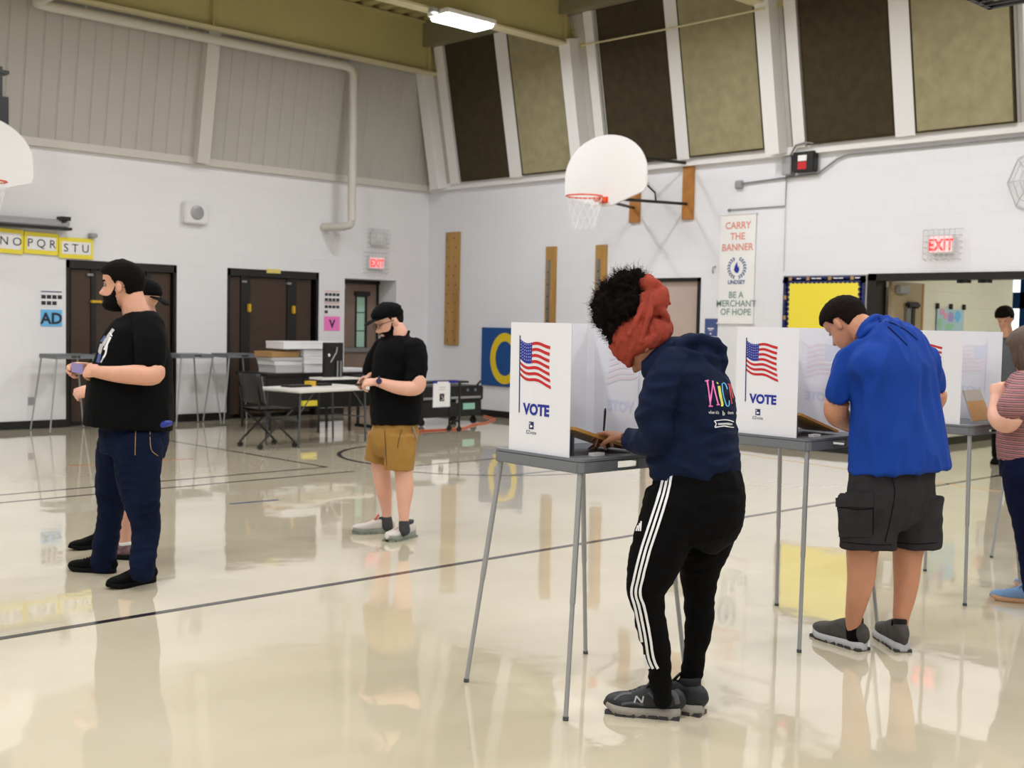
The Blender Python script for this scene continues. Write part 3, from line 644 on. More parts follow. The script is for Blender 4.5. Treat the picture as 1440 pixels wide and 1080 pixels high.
# black open cage hanging at the upper right
k0 = W(1390, 14, 9.0); o = thing('hanging_cage', 'black slatted cage hanging at the upper right corner', 'cage', tuple(k0))
L, H = 1.4, .35
def K(a, b, c): return k0 + np.array([-a, -b, c])
f = MB()
for z in (0, H): f.box(K(0, 0, z), K(L, .04, z + .04)).box(K(0, 0, z), K(.04, L, z + .04)).box(K(L, 0, z), K(L + .04, L, z + .04)).box(K(0, L, z), K(L, L + .04, z + .04))
for a, b in ((0, 0), (L, 0), (0, L), (L, L)): f.box(K(a, b, 0), K(a + .04, b + .04, H))
f.build('frame', M['black'], o)
for i in range(1, 16): MB().box(K(i * L / 16, 0, .02), K(i * L / 16 + .02, .02, H)).build('slat', M['black'], o); MB().box(K(0, i * L / 16, .02), K(.02, i * L / 16 + .02, H)).build('slat', M['black'], o)
for i in range(1, 12): MB().box(K(i * L / 12, 0, 0), K(i * L / 12 + .02, L, .02)).build('floor_slat', M['black'], o)
MB().tube([K(L/2, L/2, H), K(L/2, L/2, 6.15 - k0[2])], .02, 6).build('hanging_rod', M['black'], o)

# ------------------------------------------------------------------ voting booths
HT = .98
def flag_geo(w, h):
    # returns dict of polygons in (a,b) coordinates: flag waving, top-left at (0,0)
    red = []; blue = []; star = []
    def P(s, t):   # s along, t down 0..1
        wv = .055 * math.sin(s * 5.2 + .4) + .03 * math.sin(s * 9)
        return (s * w * (1 - .05 * math.sin(t * 3)) + .06 * w * t * s, -(t * h + h * (wv + .34 * s * (.6 + .5 * t))))
    for k in range(0, 13, 2):
        t0, t1 = k / 13, (k + 1) / 13; s0 = .40 if k < 7 else 0
        n = 14
        for i in range(n):
            a = s0 + (1 - s0) * i / n; b = s0 + (1 - s0) * (i + 1) / n; red.append([P(a, t1), P(b, t1), P(b, t0), P(a, t0)])
    n = 8
    for i in range(n): blue.append([P(.4*i/n, 7/13), P(.4*(i+1)/n, 7/13), P(.4*(i+1)/n, 0), P(.4*i/n, 0)])
    for r in range(6):
        for c_ in range(6):
            s = .03 + c_ * .065; t = .04 + r * .082; x, y = P(s, t); q = .0026
            star.append([(x - q, y - q*.8), (x + q*.4, y - q*.5), (x + q, y + q), (x - q*.3, y + q*.5)])
    return red, blue, star
FLAG = flag_geo(.178, .145)
def flag_decal(o, u, v, parent, ghost=False, txt=True, sd=1):
    # o: top-left of the flag
    o = np.array(o, float); u = np.array(u, float); v = np.array(v, float); n = np.cross(u, v)
    def polys(lst, name, m, off):
        V = []; F = []
        for q in lst:
            k = len(V); V += [o + a*u + b*v + sd*off*n for a, b in q]; F.append(tuple(range(k, k + len(q))))
        return mesh_obj(name, V, F, m, parent, local=True)
    R_, B_, K_ = (M['ghost_red'], M['ghost_blue'], M['ghost_blue']) if ghost else (M['red'], M['blue'], M['blue'])
    polys(FLAG[0], 'flag_stripes', R_, .001); polys(FLAG[1], 'flag_canton', B_, .001)
    if not ghost: polys(FLAG[2], 'flag_stars', M['paper'], .0016)
    polys([[(-.002, -.30), (.004, -.30), (.0, .012), (-.006, .012)]], 'flag_pole', B_ if ghost else M['navy'], .0012)
    text_on('VOTE', o + .103*u - .303*v, u, v, .06, B_, parent, bold=.0028, sx=1.0, local=True, off=.001 * sd)
    if not ghost:
        polys([[(.062, -.362), (.090, -.362), (.090, -.332), (.062, -.332)]], 'logo_mark', M['navy'], .001)
        polys([[(.068, -.357), (.085, -.353), (.082, -.347), (.07, -.345)], [(.066, -.346), (.072, -.336), (.07, -.335), (.065, -.338)]], 'logo_mark', M['paper'], .0015)
        text_on('EZvote', o + .076*u - .382*v, u, v, .021, M['navy'], parent, local=True, off=.001)
def booth(label, loc, rz, screen=True, group='voting booths', folder=1):
    o = thing('voting_booth', label, 'voting booth', loc, rz, group)
    hx, hy = .262, .262
    t = MB()
    n = 5; r = .035; P = []
    for sx, sy, a0 in ((1, 1, 0), (-1, 1, 90), (-1, -1, 180), (1, -1, 270)):
        for i in range(n): a = math.radians(a0 + 90 * i / (n - 1)); P.append((sx * (hx - r) + r * math.cos(a), sy * (hy - r) + r * math.sin(a)))
    t.prism(P, (0, 0, HT - .012), X_, Y_, .012)
    # skirt with the hand slot on the -Y face
    t.box((-hx, -hy + .02, HT - .055), (-hx + .012, hy - .02, HT - .01)); t.box((hx - .012, -hy + .02, HT - .055), (hx, hy - .02, HT - .01)); t.box((-hx + .02, hy - .012, HT - .055), (hx - .02, hy, HT - .01))
    s0, s1 = -.055, .055
    t.box((-hx + .02, -hy, HT - .055), (s0, -hy + .012, HT - .01)); t.box((s1, -hy, HT - .055), (hx - .02, -hy + .012, HT - .01))
    t.box((s0, -hy, HT - .055), (s1, -hy + .012, HT - .044)); t.box((s0, -hy, HT - .018), (s1, -hy + .012, HT - .01))
    for sx, sy, a0 in ((1, 1, 0), (-1, 1, 90), (-1, -1, 180), (1, -1, 270)):
        q = [(sx*(hx-r) + r*math.cos(math.radians(a0+90*i/4)), sy*(hy-r) + r*math.sin(math.radians(a0+90*i/4))) for i in range(5)]
        qi = [(sx*(hx-r) + (r-.012)*math.cos(math.radians(a0+90*i/4)), sy*(hy-r) + (r-.012)*math.sin(math.radians(a0+90*i/4))) for i in range(4, -1, -1)]
        t.prism(q + qi, (0, 0, HT - .055), X_, Y_, .045)
    t.build('tray', M['grey_plastic'], o, bevel=.003, local=True)
    for sx in (-1, 1):
        for sy in (-1, 1):
            a = np.array([sx * (hx - .03), sy * (hy - .03), HT - .02]); b = np.array([sx * .348, sy * .30, 0]); m_ = a + (b - a) * .55
            lg = MB().tube([a, m_], .0115, 12).tube([m_, b], .0095, 12).build('leg', M['steel_paint'], o, smooth=True, local=True)
            MB().tube([b + Z_ * .0, b + (a - b) * .015], .0115, 10).build('foot_cap', M['grey_dark'], lg, local=True)
    if screen:
        z0, z1 = HT, HT + .52; x0, x1 = -.245, .245; yb, yf = .205, -.178; k = .03
        MB().box((x0, yf, z0), (x0 + .004, yb - k, z1)).build('side_panel', M['screen'], o, local=True)
        MB().box((x1 - .004, yf, z0), (x1, yb - k, z1)).build('side_panel', M['screen'], o, local=True)
        MB().box((x0 + k, yb - .004, z0), (x1 - k, yb, z1)).build('back_panel', M['screen'], o, local=True)
        for a, b in (((x0, yb - k), (x0 + k, yb)), ((x1, yb - k), (x1 - k, yb))):
            d = nrm([b[0]-a[0], b[1]-a[1], 0]); c = np.array([(a[0]+b[0])/2, (a[1]+b[1])/2, (z0+z1)/2])
            MB().obox(c, (d, np.cross(Z_, d), Z_), (k * .71, .002, (z1 - z0) / 2)).build('corner_fold', M['screen'], o, local=True)
        flag_decal((x0, .118, z1 - .065), -Y_, Z_, o)
        flag_decal((x1 - .004, -.085, z1 - .065), Y_, Z_, o, ghost=True, sd=-1)  # backlight through the panel, painted as a pale decal of the outer print
        # print on the outside of the far wing reads from the far side
        flag_decal((x1, -.085, z1 - .065), Y_, Z_, o)
    if folder:
        if folder == 1: A_, B_, C_ = np.array([-.215, .0, HT + .112]), np.array([.12, .0, HT + .014]), Y_
        else: A_, B_, C_ = np.array([.03, -.13, HT + .185]), np.array([.03, -.19, HT + .008]), X_
        if folder == 1:
            c = (A_ + B_) / 2 - Y_ * .08; t_ = nrm(B_ - A_); nn = nrm(np.cross(t_, Y_)); hl = np.linalg.norm(B_ - A_) / 2
            fo = MB().obox(c, (t_, Y_, nn), (hl, .10, .006)).build('writing_board', M['board'], o, local=True, label='brown sloped writing board')
            MB().obox(c + Y_ * .092 + nn * .01, (t_, Y_, nn), (hl, .012, .006)).build('grey_band', M['boardgrey'], fo, local=True)
            MB().obox(c + nn * .007 + t_ * .06 + Y_ * .03, (t_, Y_, nn), (.10, .06, .0008)).build('ballot_sheet', M['paper'], fo, local=True)
            MB().box((-.2, -.15, HT), (-.19, -.01, HT + .09)).build('prop', M['grey_dark'], fo, local=True)
            MB().box((-.13, -.2, HT), (-.07, -.17, HT + .012)).build('clip', M['paper'], fo, local=True)
        else:
            c = (A_ + B_) / 2; t_ = nrm(A_ - B_); nn = nrm(np.cross(X_, t_)); hl = np.linalg.norm(B_ - A_) / 2
            fo = MB().prism([(-.16, -hl), (.085, -hl), (.045, hl), (-.16, hl)], c, X_, t_, .008).build('writing_board', M['boardgrey'], o, local=True, label='raised board with brown face and grey band')
            MB().prism([(-.155, -hl + .006), (.068, -hl + .006), (.045, hl * .3), (-.155, hl * .3)], c - nn * -.0085, X_, t_, .001).build('wood_face', M['board'], fo, local=True)
    return o
booth('grey voting booth with the girl in the navy hoodie writing at it', (3.585, 3.285, 0), math.radians(-3))
booth('grey voting booth where the man in the blue shirt is writing', (5.08, 3.235, 0), math.radians(-1))
booth('grey voting booth facing the woman in the striped top', (6.60, 3.155, 0), math.radians(-1), folder=2)
booth('voting booth mostly hidden behind the woman in the striped top', (8.07, 3.07, 0), 0)
booth('bare booth tray against the wall under the blue AD sheet', (6.38, 14.75, 0), 0, False, 'bare booths by the wall', 0)
booth('bare booth tray in front of the left wall cabinet', (7.1, 14.8, 0), 0, False, 'bare booths by the wall', 0)
booth('bare booth tray between the two brown wall cabinets, the left one', (8.05, 14.72, 0), math.radians(2), False, 'bare booths by the wall', 0)
booth('bare booth tray between the wall cabinets, nearer the stacked boxes', (8.80, 14.72, 0), math.radians(-2), False, 'bare booths by the wall', 0)
# ------------------------------------------------------------------ tables, chair and carts at the far left
def leg(p, a, b, r, m, name='leg', local=False): return MB().tube([a, b], r, 8).build(name, m, p, local=local)
o = thing('folding_table', 'white folding table in front of the man with the cap', 'table', (7.95, 11.35, 0))
p10 = on(422, 548, 'z', .68); e1 = nrm(np.array([1, .16, 0])); e2 = np.array([-e1[1], e1[0], 0])
c = p10 + e1 * .62 + e2 * .36 - Z_ * .022
MB().obox(c, (e1, e2, Z_), (.63, .37, .02)).build('table_top', M['tabletop'], o, bevel=.012)
for sx in (-.54, .52):
    for sy in (-.28, .28):
        a = c + e1 * sx + e2 * sy; leg(o, a - Z_ * .02, np.array([a[0], a[1], 0]) + e1 * (.02 if sx > 0 else -.02), .013, M['grey_dark'])
    a = c + e1 * sx - Z_ * .35; MB().tube([a - e2 * .28, a + e2 * .28], .009, 6).build('cross_bar', M['grey_dark'], o)
    MB().tube([c + e1 * sx - e2*.28 - Z_ * .25, c + e1 * (sx * .6) - e2*.28 - Z_ * .02], .007, 6).build('brace', M['grey_dark'], o)
T0 = c
def chairb():
    o = thing('rolling_chair', 'black plastic chair with castered legs at the folding table', 'chair', (7.45, 11.76, 0))
    c = np.array([7.45, 11.76, 0])
    s = MB(); nu, nv = 7, 7
    def sp(i, j, off=0):
        a = (i / (nu-1) - .5) * .46; b = (j / (nv-1) - .5) * .44; return c + np.array([a, b, .46 - .02 * math.cos(a * 6) * math.cos(b * 6) - off])
    V = [sp(i, j) for i in range(nu) for j in range(nv)] + [sp(i, j, .02) for i in range(nu) for j in range(nv)]; N = nu * nv; F = []
    for i in range(nu-1):
        for j in range(nv-1):
            F.append((i*nv+j, (i+1)*nv+j, (i+1)*nv+j+1, i*nv+j+1)); F.append((N+i*nv+j, N+i*nv+j+1, N+(i+1)*nv+j+1, N+(i+1)*nv+j))
    mesh_obj('seat', V, F, M['chair'], o, True)
    V = []; F = []
    for i in range(9):
        for j in range(7):
            a = (i / 8 - .5) * .44; h = j / 6; z = .52 + .34 * h; V.append(c + np.array([-.22 - .07 * h + .05 * (a / .22) ** 2, a, z]))
    for i in range(9):
        for j in range(7):
            v = V[i*7+j]; V.append(v + np.array([-.018, 0, 0]))
    for i in range(8):
        for j in range(6):
            F.append((i*7+j, (i+1)*7+j, (i+1)*7+j+1, i*7+j+1)); F.append((63+i*7+j, 63+i*7+j+1, 63+(i+1)*7+j+1, 63+(i+1)*7+j))
    for j in range(6): F.append((j, j+1, 63+j+1, 63+j)); F.append((56+j, 63+56+j, 63+56+j+1, 56+j+1))
    for i in range(8): F.append((i*7, 63+i*7, 63+(i+1)*7, (i+1)*7)); F.append((i*7+6, (i+1)*7+6, 63+(i+1)*7+6, 63+i*7+6))
    mesh_obj('backrest', V, F, M['chair'], o, True)
    for sy in (-.18, .18):
        MB().tube([c + np.array([-.05, sy, .43]), c + np.array([-.22, sy, .45]), c + np.array([-.26, sy, .7])], .013, 8).build('back_frame', M['chair'], o, smooth=True)
        MB().tube([c + np.array([.2, sy*1.2, .44]), c + np.array([-.23, sy*1.2, .06])], .013, 8).build('leg', M['chair'], o)
        MB().tube([c + np.array([-.18, sy*1.2, .44]), c + np.array([.23, sy*1.2, .06])], .013, 8).build('leg', M['chair'], o)
        for sx in (-.23, .23):
            MB().lathe([(.0, -.02), (.028, -.02), (.028, .02), (0, .02)], c + np.array([sx, sy*1.2, .029]), 12, (X_, Z_, -Y_)).build('caster', M['black'], o, smooth=True)
chairb()
# black stage table with the stack of boxes
o = thing('stage_table', 'long black table carrying the stacked white boxes', 'table', (9.4, 13.6, 0))
ty = 13.6; zt_ = .76
MB().box((8.42, 13.3, zt_ - .04), (10.35, 14.1, zt_)).build('table_top', M['black'], o, bevel=.008)
MB().box((8.45, 13.34, .30), (10.3, 13.38, zt_ - .04)).build('skirt', M['chair'], o)
for x in (8.5, 9.4, 10.28):
    for y in (13.36, 14.04): leg(o, (x, y, .74), (x, y, .0), .02, M['black'])
MB().box((8.45, 13.36, .28), (10.3, 14.04, .31)).build('lower_shelf', M['black'], o)
def carton(x0, y0, z0, wx, wy, h, m, label, rz=0, cat='box', nm='cardboard_box'):
    o = thing(nm, label, cat, (x0 + wx/2, y0 + wy/2, z0), 0)
    c = np.array([x0 + wx/2, y0 + wy/2, z0 + h/2]); e = np.array([math.cos(rz), math.sin(rz), 0]); e_ = np.array([-e[1], e[0], 0])
    MB().obox(c, (e, e_, Z_), (wx/2, wy/2, h/2)).build('carton_body', M[m], o, bevel=.004)
    MB().obox(c + Z_ * (h/2 - .012), (e, e_, Z_), (wx/2 + .004, wy/2 + .004, .013)).build('lid', M[m], o, bevel=.003)
carton(8.62, 13.42, .76, .42, .42, .10, 'grey_paper', 'bundle of grey papers, lowest at the left of the stack', nm='paper_bundle', cat='papers')
carton(8.60, 13.43, .865, .44, .40, .05, 'box_white', 'flat white tray of the left stack above the papers', .03)
carton(8.58, 13.42, .92, .46, .42, .045, 'grey_paper', 'thin grey folder under the brown box', -.05, 'folder', 'paper_folder')
carton(8.55, 13.43, .97, .44, .40, .075, 'box_brown', 'brown cardboard tray on the left stack', .04)
carton(9.06, 13.40, .76, .46, .42, .11, 'box_white', 'white box at the bottom of the right stack', .02)
carton(9.06, 13.38, .875, .5, .44, .10, 'box_white', 'white box in the middle of the right stack', -.03)
carton(9.04, 13.40, .98, .48, .42, .09, 'box_white', 'white box just under the long topmost box', .03)
carton(8.72, 13.36, 1.08, .86, .46, .10, 'box_white', 'long white box on top of both stacks', -.04)
carton(9.60, 13.42, .76, .55, .40, .045, 'box_white', 'low white box at the right end of the black table', .0)
# black display with stand on the white table
dc = on(468, 503, 'y', 12.9); o = thing('display_panel', 'black panel with a white swoosh standing beside the exit door', 'display', tuple(dc))
MB().box((dc[0] - .155, 12.88, .72), (dc[0] + .155, 12.92, dc[2] + .2)).build('panel', M['black'], o, bevel=.005)
MB().tube([dc + np.array([-.05, -.025, -.06]), dc + np.array([.04, -.025, .07]), dc + np.array([.05, -.025, .14])], .009, 6).build('swoosh_mark', M['steel_paint'], o)
MB().tube([dc + np.array([-.09, -.025, .03]), dc + np.array([-.07, -.025, .035])], .02, 8).build('dot_mark', M['paper'], o)
for dx in (.05, .1): MB().tube([(dc[0] + dx, 12.86, .72), (dc[0] + dx, 12.86, .72 + .22)], .014, 8).build('silver_post', M['steel'], o)
MB().box((dc[0] - .3, 12.7, .70), (dc[0] + .3, 13.0, .725)).build('base_board', M['tabletop'], o)
for dx in (-.25, .25): leg(o, (dc[0] + dx, 12.85, .7), (dc[0] + dx, 12.85, 0), .018, M['black'])
# things on the white table
for k, (a, b, s, m, lb) in enumerate([(.25, .1, (.16, .10, .012), 'black', 'flat black case on the white folding table'), (.52, .15, (.05, .05, .03), 'brass', 'small yellow item on the white folding table'), (.70, .12, (.10, .06, .014), 'chair', 'dark phone lying on the white folding table')]):
    p = T0 - e1 * .5 + e1 * a + e2 * b + Z_ * (.021 + s[2]); q = MB().obox(p, (e1, e2, Z_), s).build('table_item', M[m], bevel=.004); props(q, lb, 'case' if k == 0 else ('tape' if k == 1 else 'phone'))
# folded cafeteria table
o = thing('cafeteria_table', 'black framed cafeteria table behind the white folding table', 'table', (9.9, 13.0, 0))
MB().box((9.62, 12.55, .70), (10.3, 13.15, .735)).build('table_top', M['black'], o, bevel=.006)
for x in (9.7, 10.2):
    for y in (12.65, 13.05): leg(o, (x, y, .70), (x, y, .05), .022, M['black'])
    MB().tube([(x, 12.6, .05), (x, 13.1, .05)], .022, 8).build('foot_rail', M['black'], o)
for z in (.25, .45): MB().tube([(9.7, 12.65, z), (10.2, 12.65, z)], .018, 8).build('rail', M['black'], o)
MB().box((9.62, 12.35, .42), (10.25, 12.6, .45)).build('bench', M['tabletop'], o, bevel=.006)
for x in (9.7, 10.15): leg(o, (x, 12.45, .42), (x, 12.5, .05), .018, M['black'])
o = MB().box((8.95, 13.25, .32), (9.2, 13.32, .39)).build('yellow_level', M['yellow'], bevel=.004); props(o, 'yellow strip lying on the shelf under the black table', 'strip')
# black cart with the sign
cx0, cx1 = 10.75, 11.75
pL = on(598, 560, 'y', 12.9); pR = on(674, 560, 'y', 12.9)
o = thing('equipment_cart', 'low black equipment cart against the right wall', 'cart', (11.2, 12.9, 0))
x0_, x1_ = pL[0] - .2, pR[0]
MB().box((x0_, 12.8, .34), (x1_, 13.4, .56)).build('case_body', M['black'], o, bevel=.02)
MB().box((x0_, 12.78, .38), (x1_ - .08, 12.8, .41)).build('trim_strip', M['steel_paint'], o)
MB().box((x0_, 12.79, .12), (x1_ - .05, 13.38, .34)).build('lower_case', M['chair'], o, bevel=.01)
MB().box((x1_ - .42, 12.775, .22), (x1_ - .2, 12.79, .31)).build('green_label', M['mint'], o)
MB().box((x1_ - .56, 12.775, .32), (x1_ - .5, 12.79, .37)).build('catch', M['steel_paint'], o)
for x in (x1_ - .33, x1_ - .18): MB().lathe([(.02, 0), (.02, .012)], (x, 12.8, .5), 10, (X_, Z_, -Y_)).build('knob', M['steel'], o)
MB().tube([(x1_ - .05, 12.9, .56), (x1_ + .02, 12.9, .62)], .015, 6).build('corner_latch', M['black'], o)
for x in (x0_ + .1, x1_ - .15):
    for y in (12.86, 13.3): MB().lathe([(0, -.02), (.05, -.02), (.05, .02), (0, .02)], (x, y, .052), 12, (X_, Z_, -Y_)).build('wheel', M['black'], o); MB().box((x - .02, y - .02, .05), (x + .02, y + .02, .13)).build('fork', M['black'], o)
pc = on(604, 607, 'z', 0); pd = on(646, 606, 'z', 0)
o = thing('bench_cart', 'thin-legged black bench with casters in front of the equipment cart', 'bench', tuple((pc + pd) / 2))
b0 = on(590, 537, 'y', 12.1); b1_ = on(649, 536.5, 'y', 12.1)
MB().box((b0[0] - .5, 11.95, b0[2] - .02), (b1_[0], 12.25, b0[2] + .005)).build('top_board', M['black'], o)
for x in (pc[0] + .02, pd[0]):
    pass
for y in (12.0, 12.2):
    MB().tube([(b1_[0] - .12, y, b0[2]), (b1_[0] - .12, y, .06)], .016, 8).build('leg', M['black'], o)
    MB().lathe([(0, -.015), (.035, -.015), (.035, .015), (0, .015)], (b1_[0] - .12, y, .036), 12, (X_, Z_, -Y_)).build('caster', M['black'], o)
    MB().tube([(b0[0] - .3, y, b0[2]), (b0[0] - .3, y, .0)], .016, 8).build('leg', M['black'], o)
MB().tube([(b1_[0] - .12, 12.0, .14), (b1_[0] - .12, 12.2, .14)], .014, 8).build('cross_bar', M['black'], o)
s0 = on(610, 538, 'y', 11.93); s1 = on(632, 571, 'y', 11.93)
o = thing('access_sign', 'white sheet with a black accessibility symbol taped to the bench', 'sign', tuple((s0 + s1) / 2))
MB().box((s0[0], 11.925, s1[2]), (s1[0], 11.93, s0[2])).build('sheet', M['paper'], o)
MB().box((s0[0] - .01, 11.93, s1[2] - .01), (s1[0] + .01, 11.933, s0[2] + .01)).build('border', M['ghost_blue'], o)
cxx = (s0[0] + s1[0]) / 2; czz = s1[2] + .12
MB().box((cxx - .04, 11.922, czz - .05), (cxx + .04, 11.925, czz + .05)).build('symbol_square', M['black'], o)
MB().tube([(cxx + .018 * math.cos(t), 11.92, czz - .015 + .02 * math.sin(t)) for t in np.linspace(-2.4, 1.2, 10)] , .003, 5).tube([(cxx - .004, 11.92, czz + .03), (cxx - .004, 11.92, czz), (cxx + .016, 11.92, czz), (cxx + .024, 11.92, czz - .025)], .003, 5).build('wheelchair_symbol', M['paper'], o)
MB().box((cxx - .06, 11.922, s0[2] - .07), (cxx + .06, 11.925, s0[2] - .06)).build('print_line', M['grey_paper'], o); MB().box((cxx - .05, 11.922, s0[2] - .10), (cxx + .05, 11.925, s0[2] - .092)).build('print_line', M['grey_paper'], o)
MB().box((s0[0] - .02, 11.915, s0[2] - .01), (s0[0] + .05, 11.935, s0[2] + .02)).box((s1[0] - .02, 11.915, s0[2] - .01), (s1[0] + .12, 11.935, s0[2] + .02)).build('blue_tape', M['blue'], o)
# orange cable
P = [on(u, v, 'z', .012) for u, v in ((705, 583), (697, 589), (684, 594), (664, 597), (655, 601), (640, 603), (620, 604), (600, 605), (585, 606), (560, 606))]
P = [np.array([min(p[0], XB - .05), p[1], .012]) for p in P]
o = MB().tube(P, .012, 6).build('power_cord', M['cord'], smooth=True); props(o, 'orange power cord lying on the floor beside the black cart', 'cord')
# outlet on the left wall, black mat at the lower right
p = on(44, 564, 'y', YA - .01); o = MB().box((p[0] - .04, YA - .012, p[2] - .05), (p[0] + .04, YA, p[2] + .05)).build('wall_outlet', M['steel_paint']); props(o, 'small grey outlet low on the left wall', 'outlet')
q = on(1440, 1064, 'z', 0.01); o = MB().prism([(0, 0), (.9, -.25), (.9, -1.0), (-.35, -1.0), (-.3, -.2)], (q[0] - .06, q[1] - .03, 0), X_, Y_, .012).build('floor_mat', M['black']); props(o, 'black mat corner at the lower right picture corner', 'mat')
p = W(1394, 600, 9.0)
# ------------------------------------------------------------------ people: shapes
def interp(tab, x):
    xs = [t[0] for t in tab]; ys = [t[1] for t in tab]; return np.interp(x, xs, ys)
def catmull(P, sub):
    P = np.array(P, float); n = len(P); out = []
    for i in range(n - 1):
        p0, p1, p2, p3 = P[max(i-1, 0)], P[i], P[i+1], P[min(i+2, n-1)]
        for k in range(sub):
            t = k / sub
            out.append(.5 * ((2*p1) + (-p0+p2)*t + (2*p0-5*p1+4*p2-p3)*t*t + (-p0+3*p1-3*p2+p3)*t**3))
    out.append(P[-1]); return np.array(out)
class Blob:
    def __init__(s): s.V = []; s.F = []
    def add(s, V, F):
        n = len(s.V); s.V += [tuple(map(float, v)) for v in V]; s.F += [tuple(i + n for i in f) for f in F]; return s
    def loft(s, secs, ref, n=20, sub=5, exp=2.0, rnd=False):
        # secs: (pos, a, b) half sizes along ref and along tangent x ref
        A = catmull([list(p) + [a, b] for p, a, b in secs], sub); C_ = A[:, :3]; V = []; F = []; ref = nrm(ref)
        m = len(A); rings = []
        for i in range(m):
            t = nrm(C_[min(i+1, m-1)] - C_[max(i-1, 0)])
            e1 = nrm(ref - t * (ref @ t)); e2 = np.cross(t, e1); rings.append((C_[i], e1, e2, A[i, 3], A[i, 4], t))
        if rnd:
            c, e1, e2, a, b, t = rings[0]; k = min(a, b)
            pre = [(c - t * k * math.sin(q), e1, e2, a * math.cos(q), b * math.cos(q), t) for q in (1.4, 1.0, .5)]
            c, e1, e2, a, b, t = rings[-1]; k = min(a, b)
            post = [(c + t * k * math.sin(q), e1, e2, a * math.cos(q), b * math.cos(q), t) for q in (.5, 1.0, 1.4)]
            rings = pre + rings + post
        for c, e1, e2, a, b, t in rings:
            for k in range(n):
                th = 2 * PI * k / n; cx, sx = math.cos(th), math.sin(th)
                V.append(c + e1 * a * math.copysign(abs(cx) ** (2/exp), cx) + e2 * b * math.copysign(abs(sx) ** (2/exp), sx))
        m = len(rings)
        for i in range(m - 1):
            for k in range(n): F.append((i*n+k, i*n+(k+1)%n, (i+1)*n+(k+1)%n, (i+1)*n+k))
        F.append(tuple(range(n - 1, -1, -1))); F.append(tuple((m-1)*n + k for k in range(n)))
        return s.add(V, F)
    def limb(s, pts, rad, ref=(0.13, .97, .2), n=16, sub=5, flat=1.0):
        return s.loft([(p, r, r * flat) for p, r in zip(pts, rad)], ref, n, sub, rnd=True)
    def ell(s, c, r, ax=None, nu=18, nv=12):
        A = [nrm(a) for a in ax] if ax is not None else [X_, Y_, Z_]; V = []; F = []
        for j in range(1, nv):
            ph = PI * j / nv
            for i in range(nu):
                th = 2 * PI * i / nu; V.append(c + A[0] * r[0] * math.sin(ph) * math.cos(th) + A[1] * r[1] * math.sin(ph) * math.sin(th) + A[2] * r[2] * math.cos(ph))
        for j in range(nv - 2):
            for i in range(nu): F.append((j*nu+i, (j+1)*nu+i, (j+1)*nu+(i+1)%nu, j*nu+(i+1)%nu))
        F.append(tuple(range(nu))); F.append(tuple((nv-2)*nu + i for i in range(nu-1, -1, -1)))
        return s.add(V, F)
    def remesh(s, name, m, parent, voxel=.007, smooth=3, disp=None, label=None, adapt=0):
        me = bpy.data.meshes.new(name); me.from_pydata(s.V, [], s.F); me.update()
        bm = bmesh.new(); bm.from_mesh(me); bmesh.ops.recalc_face_normals(bm, faces=bm.faces); bm.to_mesh(me); bm.free()
        o = bpy.data.objects.new(name, me); COL.objects.link(o)
        r = o.modifiers.new('r', 'REMESH'); r.mode = 'VOXEL'; r.voxel_size = voxel
        if smooth: q = o.modifiers.new('s', 'SMOOTH'); q.factor = .5; q.iterations = smooth
        dg = bpy.context.evaluated_depsgraph_get(); me2 = bpy.data.meshes.new_from_object(o.evaluated_get(dg))
        o.modifiers.clear(); o.data = me2; bpy.data.meshes.remove(me); me2.name = name
        if disp is not None:
            N_ = len(me2.vertices); co = np.empty(N_ * 3); me2.vertices.foreach_get('co', co); no = np.empty(N_ * 3); me2.vertex_normals.foreach_get('vector', no)
            co = co.reshape(-1, 3); no = no.reshape(-1, 3); co = co + no * disp(co, no)[:, None]; me2.vertices.foreach_set('co', co.ravel()); me2.update()
        me2.materials.clear(); me2.materials.append(m); me2.shade_smooth(); setp(o, parent)
        if label: o['label'] = label
        return o
def wr(amp, f=(9, 9, 9), ridge=True, seed=0, amp2=0, f2=(30, 30, 30)):
    def fn(co, no):
        out = np.empty(len(co))
        for i, (x, y, z) in enumerate(co):
            v = noise.noise((x * f[0] * 1.45 + seed, y * f[1] * 1.45, z * f[2] * 1.35))
            if ridge: v = .5 - 1.9 * abs(v)
            if amp2: v += amp2 / amp * noise.noise((x * f2[0], y * f2[1] + seed, z * f2[2]))
            out[i] = amp * v
        return out
    return fn
def tuck(body, cloths, reach=.025, gap=.008):
    me = body.data; T = [bvh(c) for c in cloths]; n = len(me.vertices); no = np.empty(n * 3); me.vertex_normals.foreach_get('vector', no); no = no.reshape(-1, 3)
    for i, v in enumerate(me.vertices):
        nn = Vector(no[i]); best = 0
        for t in T:
            h = t.ray_cast(v.co, -nn, reach)
            if h[0] is not None and h[1].dot(nn) > .3: best = max(best, h[3] + gap)
            else:
                h = t.ray_cast(v.co, nn, gap)
                if h[0] is not None and h[1].dot(nn) > .3: best = max(best, gap - h[3])
        if best: v.co -= nn * best
    me.update()
def bvh(o): return BVHTree.FromPolygons([v.co for v in o.data.vertices], [tuple(p.vertices) for p in o.data.polygons])
